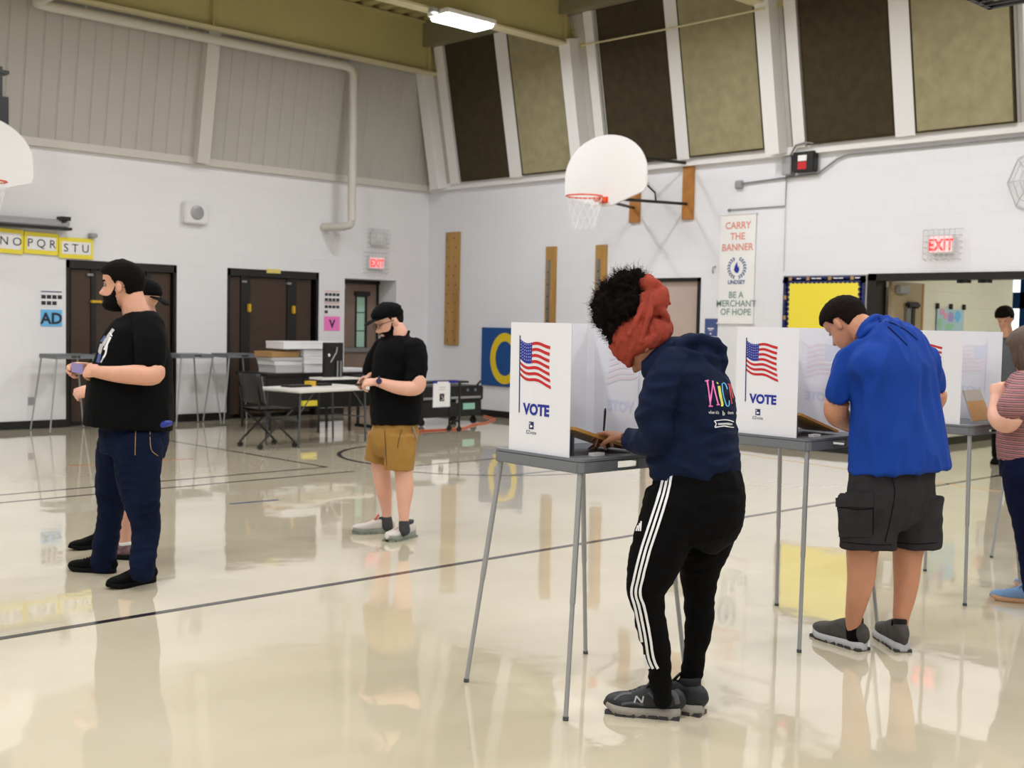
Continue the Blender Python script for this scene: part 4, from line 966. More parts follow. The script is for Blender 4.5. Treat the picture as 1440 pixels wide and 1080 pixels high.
def stick(pxpts, faces, tree, name, m, parent, off=.002, label=None):
    # points given along camera rays are laid onto the cloth surface they meet
    V = []; ok = []
    for u, v in pxpts:
        d = nrm(ray(u, v)); hit = tree.ray_cast(Vector(CP), Vector(d))
        if hit[0] is None: V.append(None); continue
        nn = hit[1]; nn = nn if nn.dot(Vector(d)) < 0 else -nn
        V.append(np.array(hit[0] + nn * off))
    F = [f for f in faces if all(V[i] is not None for i in f) and max(np.linalg.norm(V[f[0]] - V[i]) for i in f) < .09]
    V = [v if v is not None else np.zeros(3) for v in V]
    used = sorted({i for f in F for i in f}); mp = {k: i for i, k in enumerate(used)}
    if not F: return None
    o = mesh_obj(name, [V[i] for i in used], [tuple(mp[i] for i in f) for f in F], m, parent, True)
    if label: o['label'] = label
    return o
def ribbon(path, wd, n=30, k=3):
    # strip of px points along a px path
    P = catmull([list(p) for p in path], max(2, n // max(1, len(path) - 1))); V = []; F = []
    for i, p in enumerate(P):
        t = P[min(i+1, len(P)-1)] - P[max(i-1, 0)]; t = t / (np.linalg.norm(t) + 1e-9); nn = np.array([-t[1], t[0]])
        for j in range(k): V.append(tuple(p + nn * wd * (j / (k - 1) - .5)))
    for i in range(len(P) - 1):
        for j in range(k - 1): F.append((i*k+j, (i+1)*k+j, (i+1)*k+j+1, i*k+j+1))
    return V, F
# --- heads
FR = [(-.118,.050),(-.112,.072),(-.10,.084),(-.088,.084),(-.08,.080),(-.068,.086),(-.05,.088),(-.03,.084),(-.01,.082),(.004,.080),(.02,.088),(.035,.092),(.055,.091),(.075,.082),(.09,.066),(.103,.044),(.112,.02),(.116,.0)]
BK = [(-.118,.0),(-.10,-.012),(-.08,-.03),(-.06,-.055),(-.04,-.078),(-.02,-.092),(.0,-.10),(.03,-.106),(.06,-.098),(.08,-.082),(.095,-.06),(.106,-.034),(.116,-.005)]
WD = [(-.118,.022),(-.11,.036),(-.095,.048),(-.075,.056),(-.05,.063),(-.02,.068),(.01,.071),(.035,.075),(.06,.073),(.08,.063),(.095,.048),(.107,.028),(.116,.004)]
def head_local(nose=1, segs=72, rings=60):
    V = []
    for j in range(rings):
        z = -.118 + .234 * (.5 - .5 * math.cos(PI * j / (rings - 1)))
        f, b, w_ = interp(FR, z), interp(BK, z), interp(WD, z); cx = (f + b) / 2; rx = (f - b) / 2
        for i in range(segs):
            th = 2 * PI * i / segs; c, s_ = math.cos(th), math.sin(th)
            x = cx + rx * math.copysign(abs(c) ** .92, c); y = w_ * math.copysign(abs(s_) ** .92, s_)
            if x > 0:
                g = np.interp(z, [-.052, -.044, -.034, -.02, .012, .024], [0, .75, 1, .72, .12, 0])
                x += nose * .034 * g * math.exp(-(y / (.011 + .006 * (z < -.025))) ** 2)
                x -= .008 * math.exp(-((abs(y) - .031) / .014) ** 2 - ((z - .002) / .011) ** 2)
                x += .005 * math.exp(-(y / .022) ** 2) * (math.exp(-((z + .064) / .006) ** 2) + math.exp(-((z + .075) / .006) ** 2))
                x -= .004 * math.exp(-(y / .02) ** 2 - ((z + .086) / .006) ** 2)
                x += .004 * math.exp(-((abs(y) - .03) / .02) ** 2 - ((z - .022) / .006) ** 2)
            V.append((x, y, z))
    V = np.array(V); F = []
    for j in range(rings - 1):
        for i in range(segs): F.append((j*segs+i, j*segs+(i+1)%segs, (j+1)*segs+(i+1)%segs, (j+1)*segs+i))
    F.append(tuple(range(segs - 1, -1, -1))); F.append(tuple((rings-1)*segs + i for i in range(segs)))
    return V, F
HL, HF = head_local()
def _hn():
    me = bpy.data.meshes.new('h'); me.from_pydata([tuple(v) for v in HL], [], HF); me.update()
    no = np.array([v.normal[:] for v in me.vertices]); bpy.data.meshes.remove(me)
    c = HL - np.array([0, 0, 0]); sg = np.sign((no * c).sum(1)); return no * sg[:, None]
HN = _hn()
class Head:
    def __init__(s, c, F, U_, sc=1.0):
        s.c = np.array(c, float); s.F = nrm(F); s.U = nrm(np.array(U_, float) - s.F * (np.array(U_, float) @ s.F)); s.L = np.cross(s.U, s.F); s.s = sc
    def w(s, V): V = np.atleast_2d(V); return s.c + s.s * (V[:, :1] * s.F + V[:, 1:2] * s.L + V[:, 2:3] * s.U)
    def into(s, B):
        B.add(s.w(HL), HF)
        for sg in (-1, 1):
            e = s.w([[-.012, sg * .076, -.012]])[0]; B.ell(e, (.017 * s.s, .009 * s.s, .031 * s.s), (nrm(s.F + .25 * s.U), nrm(s.L * sg - .35 * s.F * 1.0), s.U))
    def shell(s, fn, name, m, parent, nz=.0, nf=60, label=None, seed=0):
        t = np.array([fn(x, y, z) for x, y, z in HL])
        if nz: t = t + np.array([nz * noise.noise((x * nf + seed, y * nf, z * nf)) for x, y, z in HL])
        o = mesh_obj(name, s.w(HL + HN * t[:, None]), HF, m, parent, True)
        if label: o['label'] = label
        return o
    def eyes(s, parent, brow=None, closed=False):
        for sg in (-1, 1):
            b = Blob(); b.ell(s.w([[.072, sg * .031, .001]])[0], (.0088 * s.s,) * 3, (s.F, s.L, s.U), 12, 8)
            e = mesh_obj('eye', b.V, b.F, M['eye_white'], parent, True)
            b = Blob(); b.ell(s.w([[.0785, sg * .031, -.001]])[0], (.0045 * s.s, .0055 * s.s, .0055 * s.s), (s.F, s.L, s.U), 10, 6)
            mesh_obj('iris', b.V, b.F, M['black'], e, True)
        if brow is not None:
            s.shell(lambda x, y, z: .003 if (x > .05 and .012 < abs(y) < .052 and .017 < z - .12 * (abs(y) - .03) ** 1 * 0 < .028) else -.006, 'eyebrows', brow, parent)
def smooth01(a, b, x): t = min(1, max(0, (x - a) / (b - a))); return t * t * (3 - 2 * t)
def hair_short(th=.012, front=.055, side=.0, back=-.05):
    def fn(x, y, z):
        # hairline height depends on the angle round the head
        c = x / (math.hypot(x, y) + 1e-6)
        hl = np.interp(c, [-1, -.6, -.42, .0, .16, .36, .6, 1], [back, -.045, .012, .022, .0, .036, front - .004, front])
        return (th + .006) * smooth01(hl - .006, hl + .012, z) - .006 + (th * .4 * smooth01(.05, .1, z))
    return fn
def beard(th=.008, top=-.03, must=True):
    def fn(x, y, z):
        c = x / (math.hypot(x, y) + 1e-6)
        if c < .12: return -.008
        lim = np.interp(c, [.12, .25, .45, .65, .85, .93, 1], [-.0, -.012, -.04, -.05, -.05, -.046, -.046])
        if abs(y) < .030 and -.080 < z < -.060 and x > .04: return -.003
        k = th * (.55 + .6 * smooth01(-.07, -.10, z))
        return (k + .006) * (1 - smooth01(lim - .010, lim + .002, z)) - .006
    return fn
# --- hands
def hand(B, wr_, d, n, side, curls=(.5, .6, .7, .8), sc=1.0, thumb=.5, spread=.06, pinch=False):
    """wrist, finger direction, palm normal (the side the fingers curl to), side=+1/-1 thumb side along n x d"""
    d = nrm(d); n = nrm(np.array(n, float) - d * (np.array(n, float) @ d)); c = np.cross(n, d) * side; w_ = np.array(wr_, float)
    B.loft([(w_ - d * .02 * sc, .027 * sc, .020 * sc), (w_ + d * .02 * sc, .033 * sc, .018 * sc), (w_ + d * .055 * sc, .041 * sc, .017 * sc), (w_ + d * .088 * sc, .040 * sc, .013 * sc)], c, 16, 4, rnd=True)
    lens = [(.040, .024, .020), (.045, .028, .022), (.041, .026, .021), (.032, .020, .018)]
    for k in range(4):
        off = (.030 - .020 * k) * sc; p = w_ + d * (.086 - .004 * abs(k - 1)) * sc + c * off; ang = 0; dirv = nrm(d + c * spread * (1.5 - k)); P = [p - d * .02 * sc, p]
        for L_, cf in zip(lens[k], (.9, 1.1, .8)):
            ang += curls[k] * cf; dd = nrm(dirv * math.cos(ang) + n * math.sin(ang)); p = p + dd * L_ * sc; P.append(p)
        B.limb(P, [.0095 * sc, .0092 * sc, .0084 * sc, .0078 * sc, .0068 * sc], c, 10, 3)
    p = w_ + d * .018 * sc + c * .024 * sc; P = [p]
    for L_, a_ in ((.036, .55), (.032, .35), (.026, .1)):
        dd = nrm(d * (1 - a_ * .3) + c * (a_ * 1.1 - thumb * .35) + n * thumb * (1.1 - a_)); p = p + dd * L_ * sc; P.append(p)
    B.limb(P, [.0125 * sc, .0115 * sc, .0098 * sc, .008 * sc], n, 10, 3)
    return P[-1]
# --- shoes
def shoe(parent, heel, d, L=.29, wd=.052, h=.085, style='black', colh=None, label=None, side=1):
    d = np.array([d[0], d[1], 0.]); d = nrm(d); s_ = np.array([-d[1], d[0], 0]); heel = np.array([heel[0], heel[1], 0.])
    up, so, la = {'black': ('shoe_black', 'sole_black', 'shoe_black'), 'runner': ('shoe_runner', 'sole_runner', 'black'), 'white': ('shoe_white', 'sole_green', 'shoe_orange'),
                  'slip': ('shoe_slip', 'sole_light', 'shoe_slip'), 'blue': ('shoe_blue', 'sole_tan', 'shoe_blue'), 'print': ('shoe_print', 'sole_black', 'paper')}[style]
    th = .036 if style in ('runner', 'slip', 'white') else .026
    def half(t):
        return wd * np.interp(t, [0, .04, .12, .3, .5, .68, .82, .93, .98, 1], [.25, .52, .68, .72, .78, .98, .95, .68, .42, .2])
    ns = 26; V = []; F = []; lv = [(0.0, .93), (.35, 1.02), (1.0, 1.0)]
    for zf, sc in lv:
        for i in range(2 * ns):
            t = i / (ns - 1) if i < ns else (2 * ns - 1 - i) / (ns - 1); sg = 1 if i < ns else -1
            tt = .5 - .5 * math.cos(PI * t); lump = 0
            if zf == 0: lump = (.004 * (1 + math.sin(t * 22)) if style in ('runner', 'slip') else 0) + .014 * smooth01(.8, 1, tt) * (1 if style != 'slip' else .9)
            z = th * zf + lump + (.010 * smooth01(.75, 1, tt) if zf > 0 else 0) + (.006 * smooth01(.25, 0, tt) if zf == 1 else 0)
            V.append(heel + d * L * (tt * 1.0) * (1 if zf else .985) + s_ * sg * half(tt) * sc * 1.06 + Z_ * z)
    n = 2 * ns
    for j in range(2):
        for i in range(n): F.append((j*n+i, j*n+(i+1)%n, (j+1)*n+(i+1)%n, (j+1)*n+i))
    F.append(tuple(range(n-1, -1, -1))); F.append(tuple(2*n+i for i in range(n)))
    # upper
    B = Blob(); secs = []
    hs = [(.02, .62), (.08, .88), (.18, 1.0), (.30, .98), (.42, .90), (.55, .74), (.70, .57), (.84, .50), (.94, .40), (.985, .22)]
    for t, hh in hs:
        H_ = h * hh; secs.append((heel + d * L * t + Z_ * (th * .6 + H_ / 2), half(t) * (.96 if t > .1 else 1.0) * (1 if t > .4 else .86), H_ / 2 + .004))
    B.loft(secs, s_, 20, 4, 2.5, rnd=True)
    root = mesh_obj('shoe', *_rm(B, .005, 3), M[up], parent, True); 
    if label: root['label'] = label
    mesh_obj('sole', V, F, M[so], root, True)
    if style in ('runner', 'slip', 'white'):
        # lower tread
        V2 = [v - Z_ * 0 for v in V]; q = MB()
        for k in range(7):
            t = .06 + k * .145
            for sg in (1, -1):
                q.obox(heel + d * L * t + s_ * sg * half(t) * .82 + Z_ * .007, (d, s_, Z_), (.017, .012, .007))
        q.build('tread', M['sole_dark' if style != 'white' else 'sole_green'], root)
    # collar opening
    cB = Blob(); cB.loft([(heel + d * L * .20 + Z_ * (th + h * .72), .030, .044), (heel + d * L * .21 + Z_ * (th + h * .98), .031, .047)], s_, 18, 4)
    mesh_obj('collar', *_rm(cB, .006, 2), M['collar_' + style] if 'collar_' + style in M else M[la], root, True)
    if style != 'slip':
        q = MB()
        for k in range(5):
            t = .42 + k * .065; hh = np.interp(t, [a for a, b in hs], [b for a, b in hs]) * h; c = heel + d * L * t + Z_ * (th * .6 + hh + .004)
            q.tube([c - s_ * .024 - Z_ * .012, c + Z_ * .003, c + s_ * .024 - Z_ * .012], .0032, 6)
        q.build('laces', M[la], root)
        c = heel + d * L * .38 + Z_ * (th + h * .97); B2 = Blob(); B2.loft([(c - Z_ * .02 + d * .02, .024, .006), (c + Z_ * .012 - d * .006, .026, .005)], s_, 12, 3, rnd=True); mesh_obj('tongue', B2.V, B2.F, M[la], root, True)
    return root, heel, d, s_, L, th, h
def _rm(B, voxel, smooth):
    o = B.remesh('tmp', M['black'], None, voxel, smooth); V = [tuple(v.co) for v in o.data.vertices]; F = [tuple(p.vertices) for p in o.data.polygons]
    me = o.data; bpy.data.objects.remove(o); bpy.data.meshes.remove(me); return V, F
def skin(name, rgb): 
    m = mat(name, rgb, .5, bump=.08, bscale=90, var=.05, vscale=14); b = m.node_tree.nodes['Principled BSDF']
    b.inputs['Subsurface Weight'].default_value = .12; b.inputs['Subsurface Radius'].default_value = (.02, .008, .004); b.inputs['Subsurface Scale'].default_value = .5
    M[name] = m
skin('skin_light', (214, 160, 134)); skin('skin_pale', (222, 170, 148)); skin('skin_brown', (160, 108, 80)); skin('skin_tan', (196, 138, 108))
MM('eye_white', (150, 140, 132), .3); MM('hair_black', (12, 9, 8), .85, spec=.12, bump=.8, bscale=160, var=.3, vscale=60); MM('hair_dark', (24, 17, 13), .85, spec=.12, bump=.8, bscale=180, var=.3, vscale=60)
MM('hair_brown', (86, 66, 52), .5, bump=.6, bscale=120, var=.3, vscale=50, stretch=(3, 3, .4)); MM('afro', (20, 13, 11), .85, spec=.12, var=.4, vscale=70)
MM('wrap', (154, 64, 50), .8, var=.12, vscale=20, bump=.35, bscale=160, spec=.2); MM('hoodie', (9, 22, 52), .85, var=.12, vscale=16, bump=.25, bscale=200, spec=.2)
MM('trackpants', (4, 4, 5), .85, spec=.12, bump=.15, bscale=150); MM('tee_black', (7, 8, 10), .85, spec=.12, bump=.2, bscale=180); MM('jeans', (11, 21, 46), .85, spec=.12, var=.35, vscale=7, bump=.3, bscale=260)
MM('polo', (8, 8, 10), .85, spec=.12, bump=.25, bscale=220); MM('khaki', (158, 118, 52), .8, var=.06, bump=.2, bscale=160); MM('blueshirt', (15, 60, 150), .75, var=.05, bump=.2, bscale=220, spec=.2)
MM('cargo', (50, 47, 50), .85, spec=.12, var=.1, vscale=12, bump=.3, bscale=200); MM('navyjeans', (10, 16, 46), .85, spec=.12, bump=.2, bscale=200); MM('cap', (8, 8, 10), .85, spec=.12, bump=.2, bscale=200); MM('sock_black', (5, 5, 6), .85, spec=.12)
MM('shoe_black', (8, 8, 9), .85, spec=.12); MM('sole_black', (16, 16, 18), .85, spec=.12); MM('shoe_runner', (28, 31, 38), .55, var=.35, vscale=22); MM('sole_runner', (146, 140, 132), .6, var=.15, vscale=12); MM('sole_dark', (52, 52, 56), .6)
MM('shoe_panel', (84, 86, 94), .6); MM('shoe_white', (206, 200, 194), .6, var=.06); MM('sole_green', (128, 136, 126), .6); MM('shoe_orange', (196, 76, 46), .6); MM('shoe_slip', (66, 64, 62), .7, var=.15, vscale=30, bump=.3); MM('sole_light', (176, 178, 182), .6)
MM('shoe_blue', (120, 156, 200), .7, var=.08); MM('sole_tan', (196, 150, 112), .6); MM('shoe_print', (120, 90, 98), .6, var=.6, vscale=40); MM('collar_slip', (12, 12, 13), .9); MM('collar_runner', (22, 22, 26), .9); MM('collar_black', (16, 16, 18), .9); MM('collar_white', (60, 60, 64), .9)
MM('purple', (150, 140, 190), .4); MM('watch', (46, 40, 84), .35); MM('stripe_white', (232, 232, 236), .6); MM('leather', (70, 46, 34), .5); MM('ltpink', (240, 120, 190), .6); MM('ltgreen', (220, 224, 110), .6); MM('ltblue', (90, 170, 220), .6); MM('ltred', (206, 74, 80), .6)
def striped():
    m = mat('striped_knit', (140, 92, 96), .8, bump=.2, bscale=200); nt = m.node_tree; b = nt.nodes['Principled BSDF']; tc = nt.nodes.new('ShaderNodeTexCoord'); sp = nt.nodes.new('ShaderNodeSeparateXYZ')
    nt.links.new(tc.outputs['Object'], sp.inputs[0]); mu = nt.nodes.new('ShaderNodeMath'); mu.operation = 'MULTIPLY'; mu.inputs[1].default_value = 42; nt.links.new(sp.outputs[2], mu.inputs[0])
    fr = nt.nodes.new('ShaderNodeMath'); fr.operation = 'FRACT'; nt.links.new(mu.outputs[0], fr.inputs[0]); r = nt.nodes.new('ShaderNodeValToRGB'); r.color_ramp.interpolation = 'CONSTANT'
    cols = [(0, (166, 116, 118)), (.40, (44, 26, 34)), (.58, (196, 160, 160)), (.70, (110, 60, 66)), (.86, (150, 100, 104))]; e = r.color_ramp.elements
    e[0].position = 0; e[0].color = lin(cols[0][1]); e[1].position = .4; e[1].color = lin(cols[1][1])
    for p, c in cols[2:]: q = e.new(p); q.color = lin(c)
    nt.links.new(fr.outputs[0], r.inputs[0]); nt.links.new(r.outputs[0], b.inputs['Base Color']); M['striped'] = m
striped()
RH = nrm([RT[0], RT[1], 0]); FH = nrm([FW[0], FW[1], 0])
def fdir(a): a = math.radians(a); return nrm(-RH * math.cos(a) + FH * math.sin(a))    # 0 = towards picture left, 90 = away
def left_of(F): return np.array([-F[1], F[0], 0.])
class Fig:
    def __init__(s, x, y, ang):
        s.g = np.array([x, y, 0.]); s.D = depth((x, y, 1.1)); s.F = fdir(ang); s.L = left_of(s.F)
    def J(s, u, v, dd=0): return W(u, v, s.D + dd)
    def m(s, px): return px * s.D / FPX
# ------------------------------------------------------------------ people: the figures
def sb(P, al, w, a):      # front-back half size from the seen half width (px) and lateral half size (m)
    al = math.radians(al); return math.sqrt(max((P.m(w)) ** 2 - (a * math.sin(al)) ** 2, .0009)) / math.cos(al)
def sa(P, al, w, b):
    al = math.radians(al); return math.sqrt(max((P.m(w)) ** 2 - (b * math.cos(al)) ** 2, .0009)) / math.sin(al)

# ============ girl in the navy hoodie
P = Fig(3.575, 2.815, 18); J = P.J
root = thing('person', 'girl in navy hoodie, rust head wrap and striped black track pants writing at a booth', 'person', tuple(P.g))
hc = J(903, 484, 0.0); Fh = nrm(-.50 * RT - .80 * UP + .34 * FW); Uh = nrm(-.74 * RT + .62 * UP + .1 * FW); hd = Head(hc, Fh, Uh, .97)
B = Blob(); hd.into(B)
B.limb([J(958, 520), J(935, 500), J(915, 490)], [.062, .056, .055])
tor = [(668, 975, .15, 48), (620, 972, .13, 40), (570, 972, .14, 40), (530, 965, .15, 34), (508, 960, .08, 22)]
B.loft([(J(u, v), a, sb(P, 18, w, a)) for v, u, a, w in tor], P.L, 24, 4)
lw = J(884, 617, .10); rw = J(880, 622, .34)
B.limb([J(940, 522, -.13), J(921, 608, -.13), lw], [.05, .042, .027]); B.limb([J(960, 520, .15), J(930, 600, .24), rw], [.05, .042, .027])
tip = J(858, 611, .16)
hand(B, J(880, 616, .105), nrm(J(856, 609, .17) - J(884, 617, .10)), -UP * .8 - RT * .1, -1, (.35, .55, .8, .9), .95, .9)
hand(B, rw, nrm(-RT + FW * .3), -UP, 1, (.2, .2, .3, .3), .9, .4)
B.limb([J(962, 690, -.09), J(905, 830, -.09), J(928, 935, -.06), J(930, 975, -.05)], [.085, .055, .042, .035]); B.limb([J(985, 700, .09), J(982, 840, .1), J(973, 940, .1), J(970, 985, .1)], [.085, .055, .042, .035])
B.remesh('body', M['skin_brown'], root, .005, 2); body = root.children[-1]
# hoodie
B = Blob()
tor = [(681, 977, .155, 57), (673, 977, .158, 59), (667, 977, .168, 60), (658, 977, .176, 63), (640, 974, .17, 63), (600, 975, .165, 60), (560, 973, .175, 57), (530, 966, .185, 50), (508, 962, .16, 40), (494, 962, .10, 30)]
B.loft([(J(u + (v - 640) * 0, v), a, sb(P, 18, w, a)) for v, u, a, w in tor], P.L, 30, 5, 2.2, rnd=False)
B.limb([J(946, 515, -.12), J(930, 545, -.155), J(919, 585, -.15), J(922, 612, -.13), J(905, 622, -.02), J(888, 618, .06)], [.070, .066, .066, .062, .050, .040], sub=6)
B.ell(J(884, 617, .075), (.036, .04, .04), (nrm(lw - J(921, 608, -.13)), UP, FW))
B.limb([J(975, 515, .13), J(945, 590, .24), J(900, 622, .30)], [.07, .062, .045])
B.limb([J(923, 517, -.06), J(940, 503, -.04), J(965, 498, 0)], [.056, .066, .07]); B.limb([J(925, 517, .06), J(945, 503, .06)], [.055, .066])
# hood lying behind the neck
B.ell(J(985, 500, .0), (.095, .075, .12), (nrm(RT + UP * -.55), UP, FW)); B.ell(J(960, 492, 0), (.075, .045, .11), (nrm(RT - UP * .1), UP, FW))
B.limb([J(955, 484, -.10), J(985, 480, -.09), J(1010, 490, -.06), J(1014, 520, -.03), J(1010, 548, .0)], [.022, .026, .028, .026, .02])
B.limb([J(950, 497, -.12), J(980, 505, -.12), J(1002, 535, -.07)], [.02, .022, .02])
B.limb([J(955, 484, .12), J(985, 480, .1), J(1010, 490, .06)], [.022, .026, .028])
hood = B.remesh('hoodie', M['hoodie'], root, .0065, 5, wr(.013, (6, 6, 12), True, 3, .004, (20, 20, 34)))
T_ = bvh(hood)
# back print
def px_text(s, u0, v0, du, dv, size, m, name='print_lettering', bold=0, sx=1, par=hood, tr=None, off=.003):
    V, F = text_geo(s, size, 'LEFT', bold); pts = [(u0 + a * sx * du[0] - b * dv[0], v0 + a * sx * du[1] - b * dv[1]) for a, b in V]
    return stick(pts, F, tr or T_, name, M[m], par, off)
def strokes(lst, wd, m, name='print_letter', n=10):
    for pth in lst: V, F = ribbon(pth, wd, n, 2); stick(V, F, T_, name, M[m], hood, .003)
def bez(*p): return p
strokes([[(994, 536), (999, 572)], [(1002, 536), (998, 571)], [(1001, 535.5), (1009.5, 569)], [(996, 571), (1002, 571)], [(1007, 569), (1011.5, 569)], [(991, 536), (996, 535)]], 1.9, 'ltpink')
strokes([[(1009, 543), (1014.5, 571)], [(1013, 571), (1016, 571)], [(1011, 543), (1016, 570)], [(1007, 538), (1009, 540)]], 1.6, 'ltgreen')
strokes([[(1022, 548), (1019, 540), (1014.5, 540), (1016.5, 556), (1021, 571), (1024.5, 570), (1024.5, 563)]], 1.6, 'ltblue')
strokes([[(1022, 540), (1026, 540.5)], [(1024, 540.5), (1028.5, 568)], [(1026, 541), (1030, 560)]], 1.5, 'ltred')
px_text("when it's", 996, 581.5, (1, .03), (0, 1), 6.4, 'stripe_white', bold=.06, sx=.62); px_text('b', 1015, 584, (1, .03), (0, 1), 10, 'stripe_white', bold=.2, sx=.7); px_text('them', 1022.5, 582, (1, .03), (0, 1), 6.4, 'stripe_white', bold=.08, sx=.6)
strokes([[(1004, 592), (1018, 590.5), (1031, 593)], [(1005, 601), (1018, 599.5), (1031, 601)], [(1004, 592), (1006.5, 596.5), (1004.5, 600.5)]], 1.2, 'stripe_white', 'print_ribbon')
strokes([[(1009, 596.5), (1029, 596.3)]], 2.6, 'grey_paper', 'print_ribbon')
# track pants
B = Blob()
tr = [(662, 980, .165, 59), (690, 981, .172, 66), (715, 975, .175, 71), (740, 966, .172, 66), (760, 958, .15, 50)]
B.loft([(J(u, v), a, sb(P, 18, w, a)) for v, u, a, w in tr], P.L, 28, 5, 2.1)
def leg_loft(B, P, lst, al, ar=.95, rnd=True):
    B.loft([(P.J(u, v, dd), P.m(w) * ar, P.m(w)) for v, u, w, dd in lst], P.L, 20, 5, 2, rnd=rnd)
leg_loft(B, P, [(715, 952, 46, -.07), (752, 934, 41, -.085), (800, 917, 35, -.09), (830, 909, 27, -.09), (855, 912, 22.5, -.085), (885, 917, 21.5, -.075), (912, 923, 19.5, -.065), (940, 927, 17, -.055), (962, 929, 16, -.05)], 18)
leg_loft(B, P, [(715, 995, 48, .08), (752, 992, 42, .085), (800, 984, 30, .09), (838, 983, 23, .1), (868, 983, 21.5, .1), (896, 981, 18.5, .1), (917, 977, 16.5, .1), (945, 973, 16, .1), (968, 970, 15, .1)], 18)
pants = B.remesh('track_pants', M['trackpants'], root, .006, 4, wr(.005, (7, 7, 18), True, 5, .0015, (20, 20, 40)))
T2 = bvh(pants)
base = [(940, 668), (932, 700), (921, 735), (908, 775), (898, 815), (895, 835), (900, 855), (907, 890), (913, 925), (919, 940)]
for k, dx in enumerate((-6.2, 0, 6.2)):
    pth = [(u + dx * np.interp(v, [668, 720, 830, 940], [.85, 1.05, .95, .85]) + (1.0 if k == 2 and v > 840 else 0), v) for u, v in base]
    V, F = ribbon(pth, 3.4, 54, 2); stick(V, F, T2, 'side_stripe', M['stripe_white'], pants, .004)
for k, (a, b) in enumerate((((895.5, 747), (898, 739)), ((898.5, 747), (900.5, 736)), ((901.5, 747), (902.5, 733)))):
    V, F = ribbon([a, b], 2.0, 4, 2); stick(V, F, T2, 'chest_logo', M['stripe_white'], pants, .003)
def gpx(u, v): return on(u, v, 'z', 0)
for uu, dd in ((930, -.05), (973, .1)): B = Blob(); leg_loft(B, P, [(950, uu - 1, 13.5, dd), (985, uu + 2, 13, dd)], 18); B.remesh('sock', M['sock_black'], root, .006, 1)
h1 = gpx(957, 1010); sh = shoe(root, h1, gpx(862, 1000) - h1, .29, .058, .100, 'runner'); 
q = sh[0]; e_ = sh[1]; d_ = sh[2]; s_ = sh[3]
TS = bvh(q)
for a, b in (((892, 988), (895, 979)), ((895, 979), (903, 988)), ((903, 988), (905, 979))):
    V, F = ribbon([a, b], 2.2, 4, 2); stick(V, F, TS, 'letter_mark', M['grey_paper'], q, .002)
for pth, wd, mm in (([(864, 984), (874, 977), (888, 975)], 3.0, 'shoe_panel'), ([(874, 990), (890, 988), (905, 991)], 3.5, 'shoe_panel'), ([(912, 974), (922, 984), (936, 991)], 3.2, 'shoe_panel'), ([(943, 972), (950, 978), (953, 990)], 7, 'shoe_panel'), ([(934, 976), (942, 970)], 3, 'grey_paper'), ([(880, 976), (890, 982)], 2, 'black')):
    V, F = ribbon(pth, wd, 10, 3); stick(V, F, TS, 'overlay_panel', M[mm], q, .0015)
h2 = gpx(989, 1006); shoe(root, h2, gpx(905, 990) - h2 + np.array([0, .02, 0]), .285, .056, .100, 'runner')
# face, wrap, hair
tuck(body, [hood, pants], .05)
hd.eyes(root, M['hair_black'])
B = Blob()
wc = hd.w([[-.005, 0, .045]])[0]; B.ell(J(918, 468, -.015), (.072, .062, .070), (RT, UP, FW)); B.ell(J(928, 462, .02), (.05, .06, .06), (RT, UP, FW)); B.ell(J(908, 482, -.035), (.072, .045, .065), (nrm(RT + UP * .35), UP, FW))
B.ell(wc, (.104, .088, .088), (hd.F, hd.L, hd.U), 28, 18)
for k, (zz, rr, tl) in enumerate([(.035, .100, .25), (.050, .099, .1), (.066, .093, -.08), (.082, .084, -.2), (.022, .101, .42)]):
    pts = [hd.w([[(rr + .004) * math.cos(t) - .01, (rr - .014) * math.sin(t), zz + tl * rr * -math.cos(t) * .6]])[0] for t in np.linspace(0, 2 * PI, 30)]
    B.limb(pts, [.013] * 30, hd.U, 8, 1)
B.ell(J(922, 425, -.01), (.068, .052, .07), (nrm(UP + RT * .25), RT, FW)); B.ell(J(912, 405, 0), (.055, .035, .055), (nrm(UP - RT * .1), RT, FW))
B.limb([J(905, 398, -.02), J(918, 400, -.03), J(930, 412, -.02), J(941, 427, 0)], [.024, .026, .02, .008])
B.limb([J(920, 428, -.06), J(933, 440, -.05), J(936, 455, -.03), J(925, 470, -.05)], [.014, .015, .016, .012])
B.limb([J(905, 415, -.05), J(900, 440, -.085), J(885, 470, -.09)], [.012, .013, .010]); B.limb([J(915, 412, -.05), J(912, 445, -.09), J(900, 480, -.10)], [.012, .013, .010])
wrap = B.remesh('head_wrap', M['wrap'], root, .0045, 3, wr(.006, (22, 22, 12), True, 9, .001, (60, 60, 60)))
B = Blob()
for (u, v, dd, r) in [(872, 437, 0, .075), (855, 425, .0, .055), (880, 405, 0, .062), (868, 455, 0, .06), (850, 445, .0, .045), (893, 395, .0, .040), (862, 410, .02, .05), (880, 430, -.03, .06), (866, 472, 0, .035), (845, 432, .0, .035)]:
    B.ell(J(u, v, dd), (r, r, r * .95), (RT, UP, FW))
hr = B.remesh('curly_hair', M['afro'], root, .006, 2, wr(.018, (38, 38, 38), False, 2, .008, (90, 90, 90)))
co = [np.array(v.co) for v in hr.data.vertices]; no = [np.array(v.normal) for v in hr.data.vertices]; cc = sum(co) / len(co); V = []; F = []
rnd = random.Random(4)
